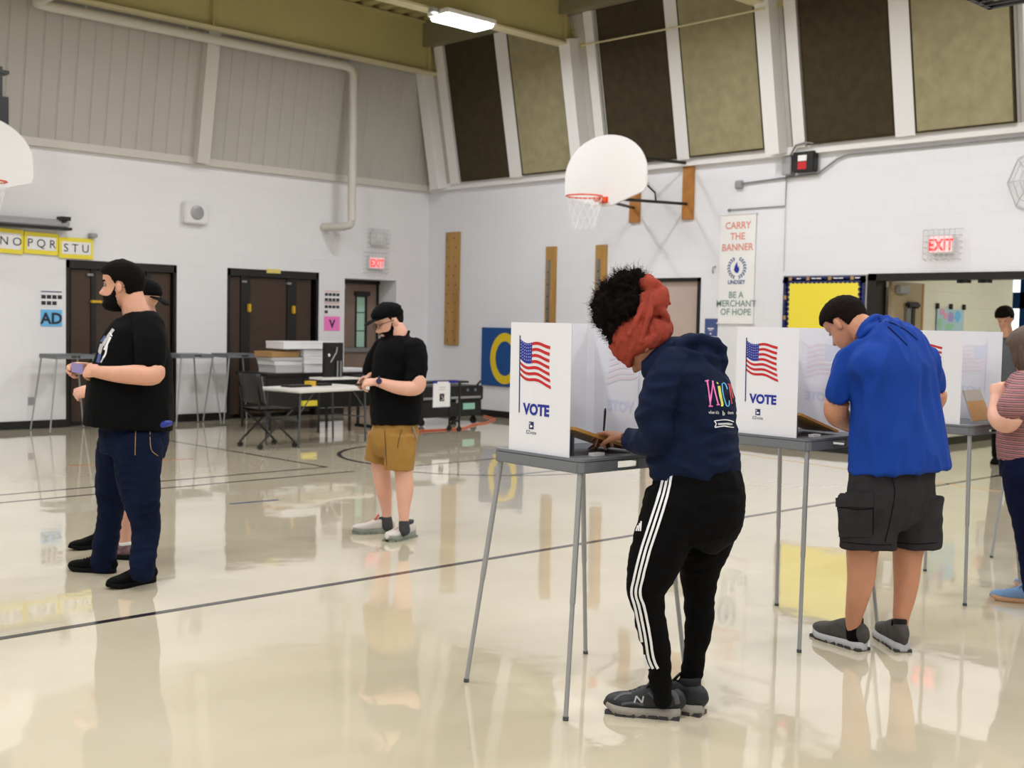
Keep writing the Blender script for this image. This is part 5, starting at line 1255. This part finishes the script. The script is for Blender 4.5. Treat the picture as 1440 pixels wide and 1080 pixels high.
for k in range(4200):
    i = rnd.randrange(len(co)); p = co[i] - no[i] * .004; d = nrm(no[i] + np.array([rnd.gauss(0, .5) for _ in range(3)])); a = nrm(np.cross(d, Z_ + .1 * X_)); b = np.cross(d, a); L_ = rnd.uniform(.012, .036) * (1.25 if p[2] > cc[2] + .04 else 1); r0 = rnd.uniform(.002, .006); ph = rnd.uniform(0, 6.3); tw = rnd.uniform(4, 9); prev = None
    for j in range(6):
        t = j / 5; q_ = p + d * L_ * t + (a * math.cos(ph + tw * t) + b * math.sin(ph + tw * t)) * r0 * (t + .2); wv = .0009 * (1 - t * .7)
        n0 = len(V); V += [q_ + a * wv, q_ - a * wv * .5 + b * wv * .87, q_ - a * wv * .5 - b * wv * .87]
        if prev is not None:
            for m_ in range(3): F.append((prev + m_, prev + (m_+1) % 3, n0 + (m_+1) % 3, n0 + m_))
        prev = n0
props(mesh_obj('hair_strands', V, F, M['afro'], root), kind='stuff')
# pen
pn = MB().tube([J(849, 606, .155), J(851, 578, .15)], [.004, .005], 8).tube([J(851, 578, .15), J(851.3, 574, .15)], [.005, .003], 8).build('pen', M['black'], smooth=True); props(pn, 'slim black pen held upright by the girl in the hoodie', 'pen')

# ============ man in the blue shirt
P = Fig(5.02, 2.79, 50); J = P.J; AL = 50
root = thing('person', 'man in a blue short sleeved shirt and dark cargo shorts bent over the middle booth', 'person', tuple(P.g))
hd = Head(J(1189, 455, .14), nrm(-.46 * RT - .6 * UP + .66 * FW), nrm(-.45 * RT + .75 * UP + .55 * FW), 1.06)
B = Blob(); hd.into(B)
B.limb([J(1232, 480, .0), J(1213, 462, .06), J(1200, 455, .1)], [.075, .066, .06])
B.loft([(J(1262, 660), .19, .14), (J(1262, 600), .18, .13), (J(1256, 540), .19, .12), (J(1245, 490), .17, .1), (J(1235, 470), .08, .07)], P.L, 22, 4)
lw = J(1212, 606, .30)
B.limb([J(1195, 505, -.02), J(1178, 562, .0), J(1177, 582, .03), J(1190, 592, .14), lw], [.062, .058, .056, .048, .032]); hand(B, lw, nrm(lw - J(1190, 592, .14)), -UP, -1, (.4, .5, .6, .7), 1.05)
B.limb([J(1303, 500, .12), J(1316, 560, .18), J(1280, 600, .36)], [.062, .052, .032]); hand(B, J(1280, 600, .36), nrm(-RT * .5 + FW * .6), -UP, 1, (.4, .5, .6, .7), 1.05)
leg_loft(B, P, [(690, 1225, 30, -.06), (750, 1215, 25, -.05), (785, 1212, 21.5, -.04), (812, 1211, 19.5, -.04), (840, 1206, 16, -.03), (865, 1201, 12.5, .02), (880, 1200, 10.5, .04), (892, 1200, 9, .04)], AL)
leg_loft(B, P, [(690, 1288, 30, .08), (750, 1280, 25, .07), (785, 1276, 20.5, .06), (812, 1275, 18.5, .06), (840, 1272, 15.5, .06), (862, 1268, 12.5, .06), (880, 1266, 10.5, .06), (892, 1265, 9, .06)], AL)
B.remesh('body', M['skin_tan'], root, .0055, 2); body = root.children[-1]
B = Blob()
tor = [(662, 1266, 78, .175), (640, 1265, 75, .17), (600, 1262, 70, .16), (560, 1259, 65.5, .155), (525, 1255, 66, .15), (500, 1248, 68, .135), (482, 1241, 60, .115), (468, 1235, 38, .09), (458, 1228, 22, .075)]
B.loft([(J(u, v, 0), sa(P, AL, w, b), b) for v, u, w, b in tor], P.L, 34, 5, 2.2)
B.limb([J(1225, 492, .0), J(1202, 502, -.02), J(1187, 522, -.03), J(1180, 540, -.03), J(1177, 553, -.02)], [.075, .070, .065, .062, .062], sub=6)
B.limb([J(1275, 490, .06), J(1297, 505, .12), J(1310, 525, .15), J(1314, 545, .16)], [.07, .07, .064, .058], sub=6)
def hemfn(base):
    def fn(co, no): return base(co, no)
    return fn
sh_ = B.remesh('blue_shirt', M['blueshirt'], root, .0075, 10, wr(.020, (8, 8, 2.2), True, 11, .005, (20, 20, 8)))
TB = bvh(sh_)
V, F = ribbon([(1248, 459), (1262, 472), (1276, 486)], 1.6, 10, 2); stick(V, F, TB, 'yoke_pleat', M['navyjeans'], sh_, .001)
V, F = ribbon([(1163, 549), (1178, 552), (1196, 551)], 1.6, 10, 2)
V, F = ribbon([(1202, 463), (1220, 455), (1245, 452), (1270, 462), (1290, 478)], 1.3, 20, 2); stick(V, F, TB, 'yoke_seam', M['navyjeans'], sh_, .001)
B = Blob(); B.limb([J(1207, 470, -.03), J(1215, 457, -.03), J(1230, 446, .02), J(1244, 448, .07)], [.012, .015, .016, .012]); B.limb([J(1210, 474, -.04), J(1222, 463, -.05), J(1240, 455, .0)], [.012, .016, .014]); B.ell(J(1226, 462, .04), (.062, .05, .06), (RT, UP, FW))
B.remesh('collar', M['blueshirt'], sh_, .006, 2)
B = Blob()
B.loft([(J(1256, 655), sa(P, AL, 66, .15), .15), (J(1254, 690), sa(P, AL, 69, .16), .16), (J(1252, 712), sa(P, AL, 68, .15), .15), (J(1253, 735), sa(P, AL, 62, .12), .12), (J(1254, 745), sa(P, AL, 50, .08), .08)], P.L, 28, 4)
leg_loft(B, P, [(700, 1224, 44, -.05), (730, 1221, 42, -.05), (755, 1221, 40, -.05), (771, 1221, 40, -.05)], AL, 1, rnd=False); leg_loft(B, P, [(700, 1284, 42, .07), (730, 1286, 38, .07), (755, 1288, 36.5, .07), (770, 1288, 36.5, .07)], AL, 1, rnd=False)
cg = B.remesh('cargo_shorts', M['cargo'], root, .007, 9, wr(.007, (8, 8, 8), True, 21, .002, (30, 30, 30)))
TC = bvh(cg)
B = Blob(); ax = (nrm(RT), nrm(FW), UP); B2 = MB()
pts, F = grid_px(lambda a, b: (1181 + 46 * a, 695 + 60 * b), 12, 12); stick(pts, F, TC, 'cargo_pocket', M['cargo'], cg, .005)
pts, F = grid_px(lambda a, b: (1178 + 50 * a, 692 + 21 * b), 12, 6); stick(pts, F, TC, 'pocket_flap', M['cargo'], cg, .010)
for pth in ([(1180, 713), (1203, 716), (1227, 715)], [(1228, 693), (1227, 752)], [(1250, 664), (1258, 690), (1252, 730), (1244, 762)], [(1185, 762), (1220, 765), (1253, 766)], [(1262, 763), (1290, 765), (1318, 763)], [(1200, 718), (1198, 752)]):
    V, F = ribbon(pth, 1.1, 14, 2); stick(V, F, TC, 'seam', M['tee_black'], cg, .0065 if pth[0][0] < 1200 or pth[0] == (1228, 693) else .002)
for (hu, hv, tu, tv, L_) in ((1216, 916, 1147, 893, .32), (1271, 918, 1240, 893, .32)):
    h1 = gpx(hu, hv); q = shoe(root, h1, gpx(tu, tv) - h1, L_, .060, .112, 'slip')
for uu, dd in ((1201, .045), (1265, .07)): B = Blob(); leg_loft(B, P, [(876, uu, 12, dd), (896, uu + 1, 12, dd)], AL); B.remesh('sock', M['sock_black'], root, .006, 1)
tuck(body, [sh_, cg])
hd.eyes(root); hd.shell(hair_short(.012, .05, -.01, -.075), 'short_hair', M['hair_dark'], root, .003, 90)

# ============ man in the black graphic shirt
P = Fig(3.0, 6.30, 0); J = P.J; AL = 0
root = thing('person', 'bearded man in a black graphic T-shirt and jeans standing at the left', 'person', tuple(P.g))
hd = Head(J(171, 402), -RT, UP + RT * .03, 1.1)
B = Blob(); hd.into(B)
B.limb([J(194, 448), J(188, 428), J(184, 412)], [.078, .07, .065])
B.loft([(J(183, 600), .19, .2), (J(183, 560), .19, .2), (J(186, 520), .18, .17), (J(192, 480), .18, .13), (J(196, 455), .12, .08)], P.L, 22, 4)
lw = J(137, 523, -.215)
B.limb([J(211, 465, -.19), J(214, 510, -.23), J(216, 527, -.27), J(190, 527, -.29), J(162, 526, -.275), lw], [.07, .062, .055, .054, .044, .034]); 
hand(B, lw, nrm(-RT * 1 + FW * .65 + UP * .12), FW * .8 - UP * .3, 1, (.5, .7, .8, .9), 1.05, .7)
rw = J(128, 518, .12)
B.limb([J(190, 465, .2), J(180, 515, .25), J(155, 520, .2), rw], [.06, .055, .045, .033]); hand(B, rw, nrm(-RT * 1 - FW * .25 + UP * .0), -FW * .6 - UP * .4, -1, (.8, .9, 1.0, 1.1), 1.05, .7)
leg_loft(B, P, [(620, 195, 26, -.1), (710, 202, 18, -.12), (795, 200, 12, -.17)], AL); leg_loft(B, P, [(620, 168, 26, .1), (715, 156, 15, .16), (790, 147, 12, .24)], AL)
B.remesh('body', M['skin_light'], root, .0055, 2); body = root.children[-1]
B = Blob()
tor = [(602, 180, 60, .22), (570, 182.5, 60, .225), (540, 184, 57.5, .22), (510, 189, 52, .215), (485, 191, 46, .21), (465, 195, 38, .2), (450, 197, 29, .15), (440, 196, 20, .10)]
B.loft([(J(u, v), a, P.m(w)) for v, u, w, a in tor], P.L, 32, 5, 2.15)
B.limb([J(209, 458, -.15), J(212, 478, -.20), J(212, 500, -.22), J(211, 513, -.22)], [.085, .085, .082, .076], sub=6); B.limb([J(195, 460, .17), J(188, 485, .22), J(182, 508, .24)], [.08, .08, .074])
ts = B.remesh('black_tshirt', M['tee_black'], root, .008, 4, wr(.006, (6, 6, 5), True, 31))
TT = bvh(ts)
rr_ = random.Random(3)
for pth, wd, mm in (([(160, 463), (152, 474), (145, 486)], 4.2, 'grey_paper'), ([(156, 474), (150, 486), (147, 492)], 3.0, 'stripe_white'), ([(144, 484), (141, 494), (143, 496)], 5, 'grey_paper'), ([(151, 484), (149, 497), (145, 504)], 2.6, 'stripe_white'), ([(149, 473), (143, 481)], 4, 'print_blue'), ([(141, 498), (138, 510)], 4.5, 'print_blue'), ([(146, 503), (142, 510)], 2, 'grey_paper'), ([(155, 468), (158, 473)], 2, 'stripe_white')):
    V, F = ribbon(pth, wd, 8, 3); stick(V, F, TT, 'shirt_print', M[mm], ts, .0025)
B = Blob()
B.loft([(J(190, 592), .17, P.m(49)), (J(189, 612), .175, P.m(48)), (J(186, 640), .175, P.m(44))], P.L, 26, 4)
leg_loft(B, P, [(628, 194, 34, -.09), (660, 194, 31, -.1), (690, 197, 27.5, -.11), (715, 201, 23.5, -.12), (740, 205, 19.5, -.13), (770, 203, 18, -.15), (795, 200, 17.5, -.17), (803, 200, 17, -.17)], AL)
leg_loft(B, P, [(628, 168, 32, .09), (660, 163, 28, .11), (690, 158, 24, .13), (715, 156, 18.5, .15), (740, 153, 18, .18), (765, 148, 18, .21), (786, 145, 18, .24), (793, 146, 17, .24)], AL)
jn = B.remesh('jeans', M['jeans'], root, .0075, 7, wr(.007, (8, 8, 16), True, 41, .002, (30, 30, 44)))
TJ = bvh(jn)
for pth in ([(211, 596), (212, 630), (222, 641)], [(213, 598), (232, 601)], [(191, 596), (190, 640)]):
    V, F = ribbon(pth, .9, 14, 2); stick(V, F, TJ, 'stitching', M['box_brown'], jn, .002)
B = Blob(); B.limb([J(224, 598, -.1), J(232, 596, -.08), J(239, 595, -.03)], [.018, .02, .016]); B.remesh('blue_lining', M['blue'], jn, .006, 1)
h1 = gpx(218, 817); shoe(root, h1, gpx(152, 829) - h1, .30, .055, .085, 'black'); h2 = gpx(162, 806); shoe(root, h2, gpx(86, 800) - h2, .30, .055, .085, 'black')
tuck(body, [ts, jn]); hd.eyes(root, M['hair_black']); hd.shell(hair_short(.016, .055, .0, -.06), 'short_hair', M['hair_black'], root, .002, 80); hd.shell(beard(.011, -.03), 'beard', M['hair_black'], root, .001, 90)
ph = MB().obox(J(109, 518, .02), (nrm(-RT + UP * .2), UP, FW), (.035, .028, .004)).build('phone', M['purple'], bevel=.003); props(ph, 'small pale purple phone held by the man in the graphic T-shirt', 'phone')

# ============ man hidden behind him
P = Fig(3.28, 7.05, 10); J = P.J
root = thing('person', 'man with a backwards black cap hidden behind the bearded man', 'person', tuple(P.g))
hd = Head(J(202, 418), fdir(15), UP, 1.0); B = Blob(); hd.into(B)
B.limb([J(206, 450), J(203, 432)], [.07, .062]); B.loft([(J(190, 600), .16, .13), (J(192, 520), .17, .12), (J(198, 465), .15, .08)], P.L, 18, 4)
B.limb([J(208, 475, -.18), J(205, 530, -.2), J(160, 550, -.2), J(131, 550, -.17)], [.055, .048, .04, .03]); hand(B, J(131, 550, -.17), nrm(-RT - UP * .1), FW - UP * .5, 1, (.5, .6, .7, .8), 1.0)
B.limb([J(195, 475, .18), J(190, 535, .2), J(160, 550, .2)], [.055, .045, .03]); hand(B, J(160, 550, .2), -RT, -UP, -1, (.5, .6, .7, .8), 1.0)
leg_loft(B, P, [(610, 190, 20, -.09), (690, 182, 15, -.09), (725, 179, 14, -.09), (750, 177, 10, -.09), (768, 177, 9, -.09)], 0); leg_loft(B, P, [(610, 190, 20, .1), (690, 165, 15, .12), (725, 155, 14, .14), (755, 146, 9, .16)], 0)
B.remesh('body', M['skin_pale'], root, .007, 2)
B = Blob(); B.loft([(J(188, 605), .18, .14), (J(190, 540), .18, .13), (J(196, 475), .17, .1), (J(203, 452), .1, .07)], P.L, 22, 4); B.limb([J(205, 472, -.16), J(206, 515, -.19)], [.07, .065]); B.limb([J(195, 472, .16), J(190, 515, .19)], [.07, .065]); B.remesh('dark_tshirt', M['tee_black'], root, .01, 3)
B = Blob(); leg_loft(B, P, [(600, 188, 24, -.08), (690, 182, 21, -.09)], 0); leg_loft(B, P, [(600, 190, 24, .1), (690, 168, 21, .12)], 0); B.remesh('dark_shorts', M['tee_black'], root, .01, 3)
cp = hd.shell(lambda x, y, z: .010 * smooth01(.02, .04, z + .02 * (x < 0)) * 2 - .008, 'black_cap', M['cap'], root)
B = Blob(); c = hd.w([[-.085, 0, .0]])[0]; B.loft([(c, .07, .008), (c - hd.F * .05 - UP * .02, .06, .007), (c - hd.F * .075 - UP * .045, .035, .006)], hd.L, 16, 4); mesh_obj('cap_brim', B.V, B.F, M['cap'], cp, True)
h1 = gpx(188, 787); shoe(root, h1, gpx(140, 783) - h1, .28, .052, .08, 'print'); h2 = gpx(160, 768); shoe(root, h2, gpx(118, 772) - h2, .28, .052, .08, 'black')

# ============ man with the cap and tan shorts
P = Fig(5.06, 6.44, -22); J = P.J; AL = -22
root = thing('person', 'bearded man in a black cap, black polo and tan shorts looking down at his hands', 'person', tuple(P.g))
hd = Head(J(547, 452), nrm(fdir(-28) - UP * .38), UP + fdir(-28) * .35, 1.03)
B = Blob(); hd.into(B)
B.limb([J(566, 486), J(561, 470), J(556, 460)], [.07, .064, .06])
B.loft([(J(557, 600), .17, .14), (J(558, 550), .16, .14), (J(562, 510), .17, .12), (J(566, 484), .12, .08)], P.L, 20, 4)
lw = J(531, 537, -.2)
B.limb([J(586, 492, -.17), J(588, 530, -.23), J(585, 545, -.25), J(560, 545, -.25), lw], [.06, .056, .052, .046, .031]); hand(B, lw, nrm(-RT - UP * .05 + FW * .35), FW * .5 - UP * .6, 1, (.6, .7, .8, .9), 1.0, .7)
rw = J(524, 530, .06)
B.limb([J(535, 492, .14), J(522, 525, .12), rw], [.056, .05, .031]); hand(B, rw, nrm(-RT * .8 - FW * .4 - UP * .2), -FW * .3 - UP * .6, -1, (.6, .7, .8, .9), 1.0, .7)
leg_loft(B, P, [(610, 563, 18, -.09), (650, 566, 14, -.09), (668, 568, 12.5, -.09), (690, 569, 12.5, -.09), (712, 568, 9, -.1), (735, 568, 6.5, -.11), (746, 568, 7, -.11)], 0); leg_loft(B, P, [(605, 540, 18, .09), (645, 536, 14.5, .1), (670, 537, 12.5, .1), (690, 540, 11.5, .11), (712, 543, 8, .13), (728, 544, 6.5, .14), (738, 544, 7, .14)], 0)
B.remesh('body', M['skin_pale'], root, .006, 2); body = root.children[-1]
B = Blob()
tor = [(597, 557, 35.5, .17), (570, 557, 36.5, .165), (540, 559, 38, .16), (515, 562, 38, .155), (495, 564, 36, .135), (482, 566, 28, .105), (473, 567, 15, .08)]
B.loft([(J(u, v), sa(P, 22, w, b * .95) if False else .175 * np.interp(v, [473, 482, 495, 600], [.45, .75, 1, 1.05]), sb(P, 22, w, .175 * np.interp(v, [473, 482, 495, 600], [.45, .75, 1, 1.05]))) for v, u, w, b in tor], P.L, 28, 5, 2.15)
B.limb([J(584, 490, -.13), J(587, 508, -.17), J(586, 525, -.19), J(583, 533, -.2)], [.074, .073, .07, .066], sub=6); B.limb([J(538, 488, .12), J(527, 508, .13), J(522, 520, .12)], [.07, .068, .062], sub=6)
B.limb([J(575, 466, -.02), J(572, 474, -.05), J(563, 480, -.05), J(556, 480, -.01)], [.012, .014, .014, .012])
po_ = B.remesh('black_polo', M['polo'], root, .0075, 3, wr(.006, (8, 8, 8), True, 51))
TP = bvh(po_); V, F = ribbon([(553, 482), (550, 498), (549, 510)], 2.4, 8, 2); stick(V, F, TP, 'placket', M['cap'], po_, .002)
B = Blob()
B.loft([(J(557, 592), .165, .15), (J(555, 615), .17, .16), (J(551, 630), .155, .14), (J(550, 642), .12, .10)], P.L, 24, 4)
leg_loft(B, P, [(612, 563, 24, -.08), (640, 562, 21.5, -.09), (661, 561, 20.5, -.09)], 0, 1, False); leg_loft(B, P, [(612, 540, 24, .08), (635, 534, 20, .1), (651, 529, 18, .1)], 0, 1, False)
kh = B.remesh('tan_shorts', M['khaki'], root, .007, 9, wr(.007, (9, 9, 5), True, 61, .002, (28, 28, 20)))
TK = bvh(kh); 
for pth in ([(565, 604), (561, 618), (559, 630)], [(541, 606), (543, 640), (544, 655)]): V, F = ribbon(pth, .9, 10, 2); stick(V, F, TK, 'seam', M['leather'], kh, .002)
for a in ((582, 604), (584, 612), (587, 618)): pass
MB().tube([J(580, 600, -.12), J(583, 608, -.12), J(586, 618, -.12)], .005, 6).build('key_ring', M['steel'], kh)
h1 = gpx(582, 754); shoe(root, h1, gpx(540, 763) - h1, .29, .054, .082, 'white'); h2 = gpx(553, 749); shoe(root, h2, gpx(503, 750) - h2, .29, .054, .082, 'white')
for uu, vv, dd in ((568, 735, -.11), (544, 729, .14)): B = Blob(); leg_loft(B, P, [(vv, uu, 7.4, dd), (vv + 11, uu + 1, 8, dd)], 0); B.remesh('sock', M['collar_white'], root, .006, 1)
tuck(body, [po_, kh])
wa = MB().tube([J(533.5, 537, -.2) + np.array(q) for q in [tuple(.036 * math.cos(t) * UP + .036 * math.sin(t) * FW) for t in np.linspace(0, 2*PI, 17)]], .007, 6, False).build('watch', M['watch'], root, smooth=True)
MB().lathe([(.02, 0), (.02, .008), (.016, .012)], J(533, 536, -.24), 14, (RT, UP, -FW)).build('watch_face', M['watch'], wa)
wl = MB().obox(J(511, 541, -.06), (nrm(-RT), nrm(FW), UP), (.05, .045, .009)).build('wallet', M['leather'], bevel=.003); props(wl, 'dark brown wallet in the hands of the man in the cap', 'wallet')
hd.eyes(root, None); hd.shell(hair_short(.006, .06, -.02, -.06), 'short_hair', M['hair_dark'], root, .001, 90); hd.shell(beard(.012, -.03), 'beard', M['hair_black'], root, .001, 90)
cp = hd.shell(lambda x, y, z: (.024 if z > .06 else .016) * smooth01(.022, .034, z - .02 * (x > .0) + .012) - .006 * (1 - smooth01(.02, .03, z)) - .004, 'black_cap', M['cap'], root)
B = Blob(); c = hd.w([[.085, 0, .042]])[0]; B.loft([(c, .072, .010), (c + hd.F * .04, .070, .007), (c + hd.F * .07 - hd.U * .008, .052, .006), (c + hd.F * .085 - hd.U * .012, .02, .005)], hd.L, 18, 4); mesh_obj('cap_brim', B.V, B.F, M['cap'], cp, True)
# glasses
gl = MB()
for sg in (-1, 1):
    gl.tube([hd.w([[.098, sg * .032 + .022 * math.cos(t), -.002 + .016 * math.sin(t)]])[0] for t in np.linspace(0, 2*PI, 15)], .0022, 5, False)
    gl.tube([hd.w([[.098, sg * .054, .004]])[0], hd.w([[.05, sg * .076, .006]])[0], hd.w([[-.01, sg * .08, .004]])[0]], .0025, 5)
gl.tube([hd.w([[.1, -.01, .0]])[0], hd.w([[.1, .01, .0]])[0]], .0022, 5); gl.build('glasses', M['leather'], root)

# ============ woman in the striped top
P = Fig(6.66, 2.60, 12); J = P.J; AL = 12
root = thing('person', 'woman in a maroon striped top and navy jeans at the right edge', 'person', tuple(P.g))
hd = Head(J(1446, 492), nrm(fdir(62) - UP * .25), UP, .98); B = Blob(); hd.into(B)
B.limb([J(1455, 535), J(1450, 510)], [.06, .053]); B.loft([(J(1450, 650), .17, .14), (J(1448, 600), .15, .13), (J(1450, 560), .16, .12), (J(1454, 532), .1, .07)], P.L, 20, 4)
el = J(1415, 594, -.18)
B.limb([J(1440, 545, -.17), J(1425, 580, -.2), el, J(1402, 585, -.1), J(1400, 562, -.02)], [.07, .062, .06, .05, .032]); hand(B, J(1400, 562, -.02), nrm(UP * .8 + RT * .15 + FW * .2), RT * .4 + FW * .5, 1, (.8, 1.0, 1.1, 1.2), .95, .6)
B.limb([J(1446, 545, .15), J(1430, 590, .2), J(1402, 572, .15)], [.06, .05, .032]); hand(B, J(1402, 572, .15), nrm(UP * .7 - RT * .1), RT * .4, -1, (.8, 1.0, 1.1, 1.2), .95)
leg_loft(B, P, [(660, 1445, 28, -.08), (740, 1450, 18, -.09), (825, 1452, 10, -.09)], 0); leg_loft(B, P, [(660, 1450, 28, .08), (740, 1462, 18, .1), (815, 1468, 10, .1)], 0)
B.remesh('body', M['skin_pale'], root, .007, 2)
B = Blob(); B.loft([(J(u, v), .18, P.m(w)) for v, u, w in ((646, 1448, 42), (620, 1447, 43), (590, 1448, 42), (560, 1450, 42), (538, 1452, 34), (524, 1455, 20))], P.L, 26, 4, 2.1)
B.limb([J(1443, 538, -.14), J(1434, 555, -.18), J(1422, 572, -.2)], [.07, .074, .074]); B.limb([J(1445, 540, .14), J(1440, 570, .18)], [.07, .065]); B.remesh('striped_top', M['striped'], root, .009, 3, wr(.004, (8, 8, 8), True, 71)); tuck(root.children[-2], [root.children[-1]])
B = Blob(); B.loft([(J(1446, 640), .165, P.m(40)), (J(1447, 670), .17, P.m(38))], P.L, 24, 3)
leg_loft(B, P, [(665, 1445, 34, -.08), (700, 1447, 31, -.08), (740, 1451, 25, -.09), (780, 1453, 20, -.09), (828, 1454, 15, -.09)], 0); leg_loft(B, P, [(665, 1452, 34, .08), (740, 1462, 25, .1), (815, 1470, 14, .1)], 0); B.remesh('navy_jeans', M['navyjeans'], root, .009, 3, wr(.005, (8, 8, 12), True, 81))
hd.eyes(root); 
def long_hair(x, y, z):
    c = x / (math.hypot(x, y) + 1e-6); return (.026 if c < .62 or z > .05 else -.006)
hl_ = hd.shell(long_hair, 'straight_hair', M['hair_brown'], root, .002, 50)
B = Blob(); B.loft([(hd.w([[-.03, 0, .02]])[0], .095, .085), (hd.w([[-.035, 0, -.06]])[0], .098, .08), (hd.w([[-.04, 0, -.13]])[0], .09, .07), (hd.w([[-.045, 0, -.165]])[0], .075, .05)], hd.L, 24, 4); B.remesh('hair_length', M['hair_brown'], hl_, .006, 2, wr(.005, (60, 60, 6), True, 8))
h1 = gpx(1464, 850); shoe(root, h1, gpx(1402, 843) - h1, .26, .05, .075, 'blue'); h2 = gpx(1490, 835); shoe(root, h2, gpx(1440, 826) - h2, .26, .05, .075, 'blue')

# ============ person in the corridor
cpt = W(1413, 448, 13.4); P = Fig(cpt[0], cpt[1], -60); P.D = 13.4; J = P.J
root = thing('person', 'dark haired person in grey looking down beyond the corridor opening', 'person', (cpt[0], cpt[1], 0))
hd = Head(J(1413, 448), nrm(fdir(-50) - UP * .45), UP + fdir(-50) * .4, 1.05); B = Blob(); hd.into(B)
B.limb([J(1417, 474), J(1415, 460)], [.065, .06]); gz = 0
def z_at(z, du=0, dd=0): p = W(1420 + du, 500, 13.4 + dd); return np.array([p[0], p[1], z])
B.loft([(z_at(.9), .16, .13), (z_at(1.2), .16, .12), (z_at(1.38), .13, .08)], P.L, 18, 3)
for sg in (-1, 1):
    a = z_at(1.36) + P.L * sg * .18; b = z_at(1.1) + P.L * sg * .22; c = b + P.F * .24 + Z_ * .02; B.limb([a, b, c], [.055, .045, .03]); hand(B, c, P.F, -Z_, sg, (.4, .5, .6, .7), 1.0)
    h = z_at(.9) + P.L * sg * .09; B.limb([h, np.array([h[0], h[1], .5]), np.array([h[0], h[1], .07])], [.09, .06, .04]); shoe(root, np.array([h[0], h[1], 0]) - P.F * .08, P.F, .28, .052, .08, 'black')
B.remesh('body', M['skin_light'], root, .009, 2)
B = Blob(); B.loft([(z_at(.86), .19, .15), (z_at(1.2), .19, .14), (z_at(1.36), .18, .11), (z_at(1.45), .08, .07)], P.L, 20, 4)
for sg in (-1, 1): B.limb([z_at(1.36) + P.L * sg * .16, z_at(1.14) + P.L * sg * .22], [.07, .06])
B.remesh('grey_shirt', M['grey_dark'], root, .012, 3)
B = Blob()
for sg in (-1, 1): h = z_at(.9) + P.L * sg * .09; B.limb([h, np.array([h[0], h[1], .5]), np.array([h[0], h[1], .1])], [.115, .08, .06])
B.remesh('dark_trousers', M['cap'], root, .012, 3)
hd.eyes(root); hd.shell(hair_short(.022, .045, .0, -.05), 'dark_hair', M['hair_dark'], root, .004, 60)
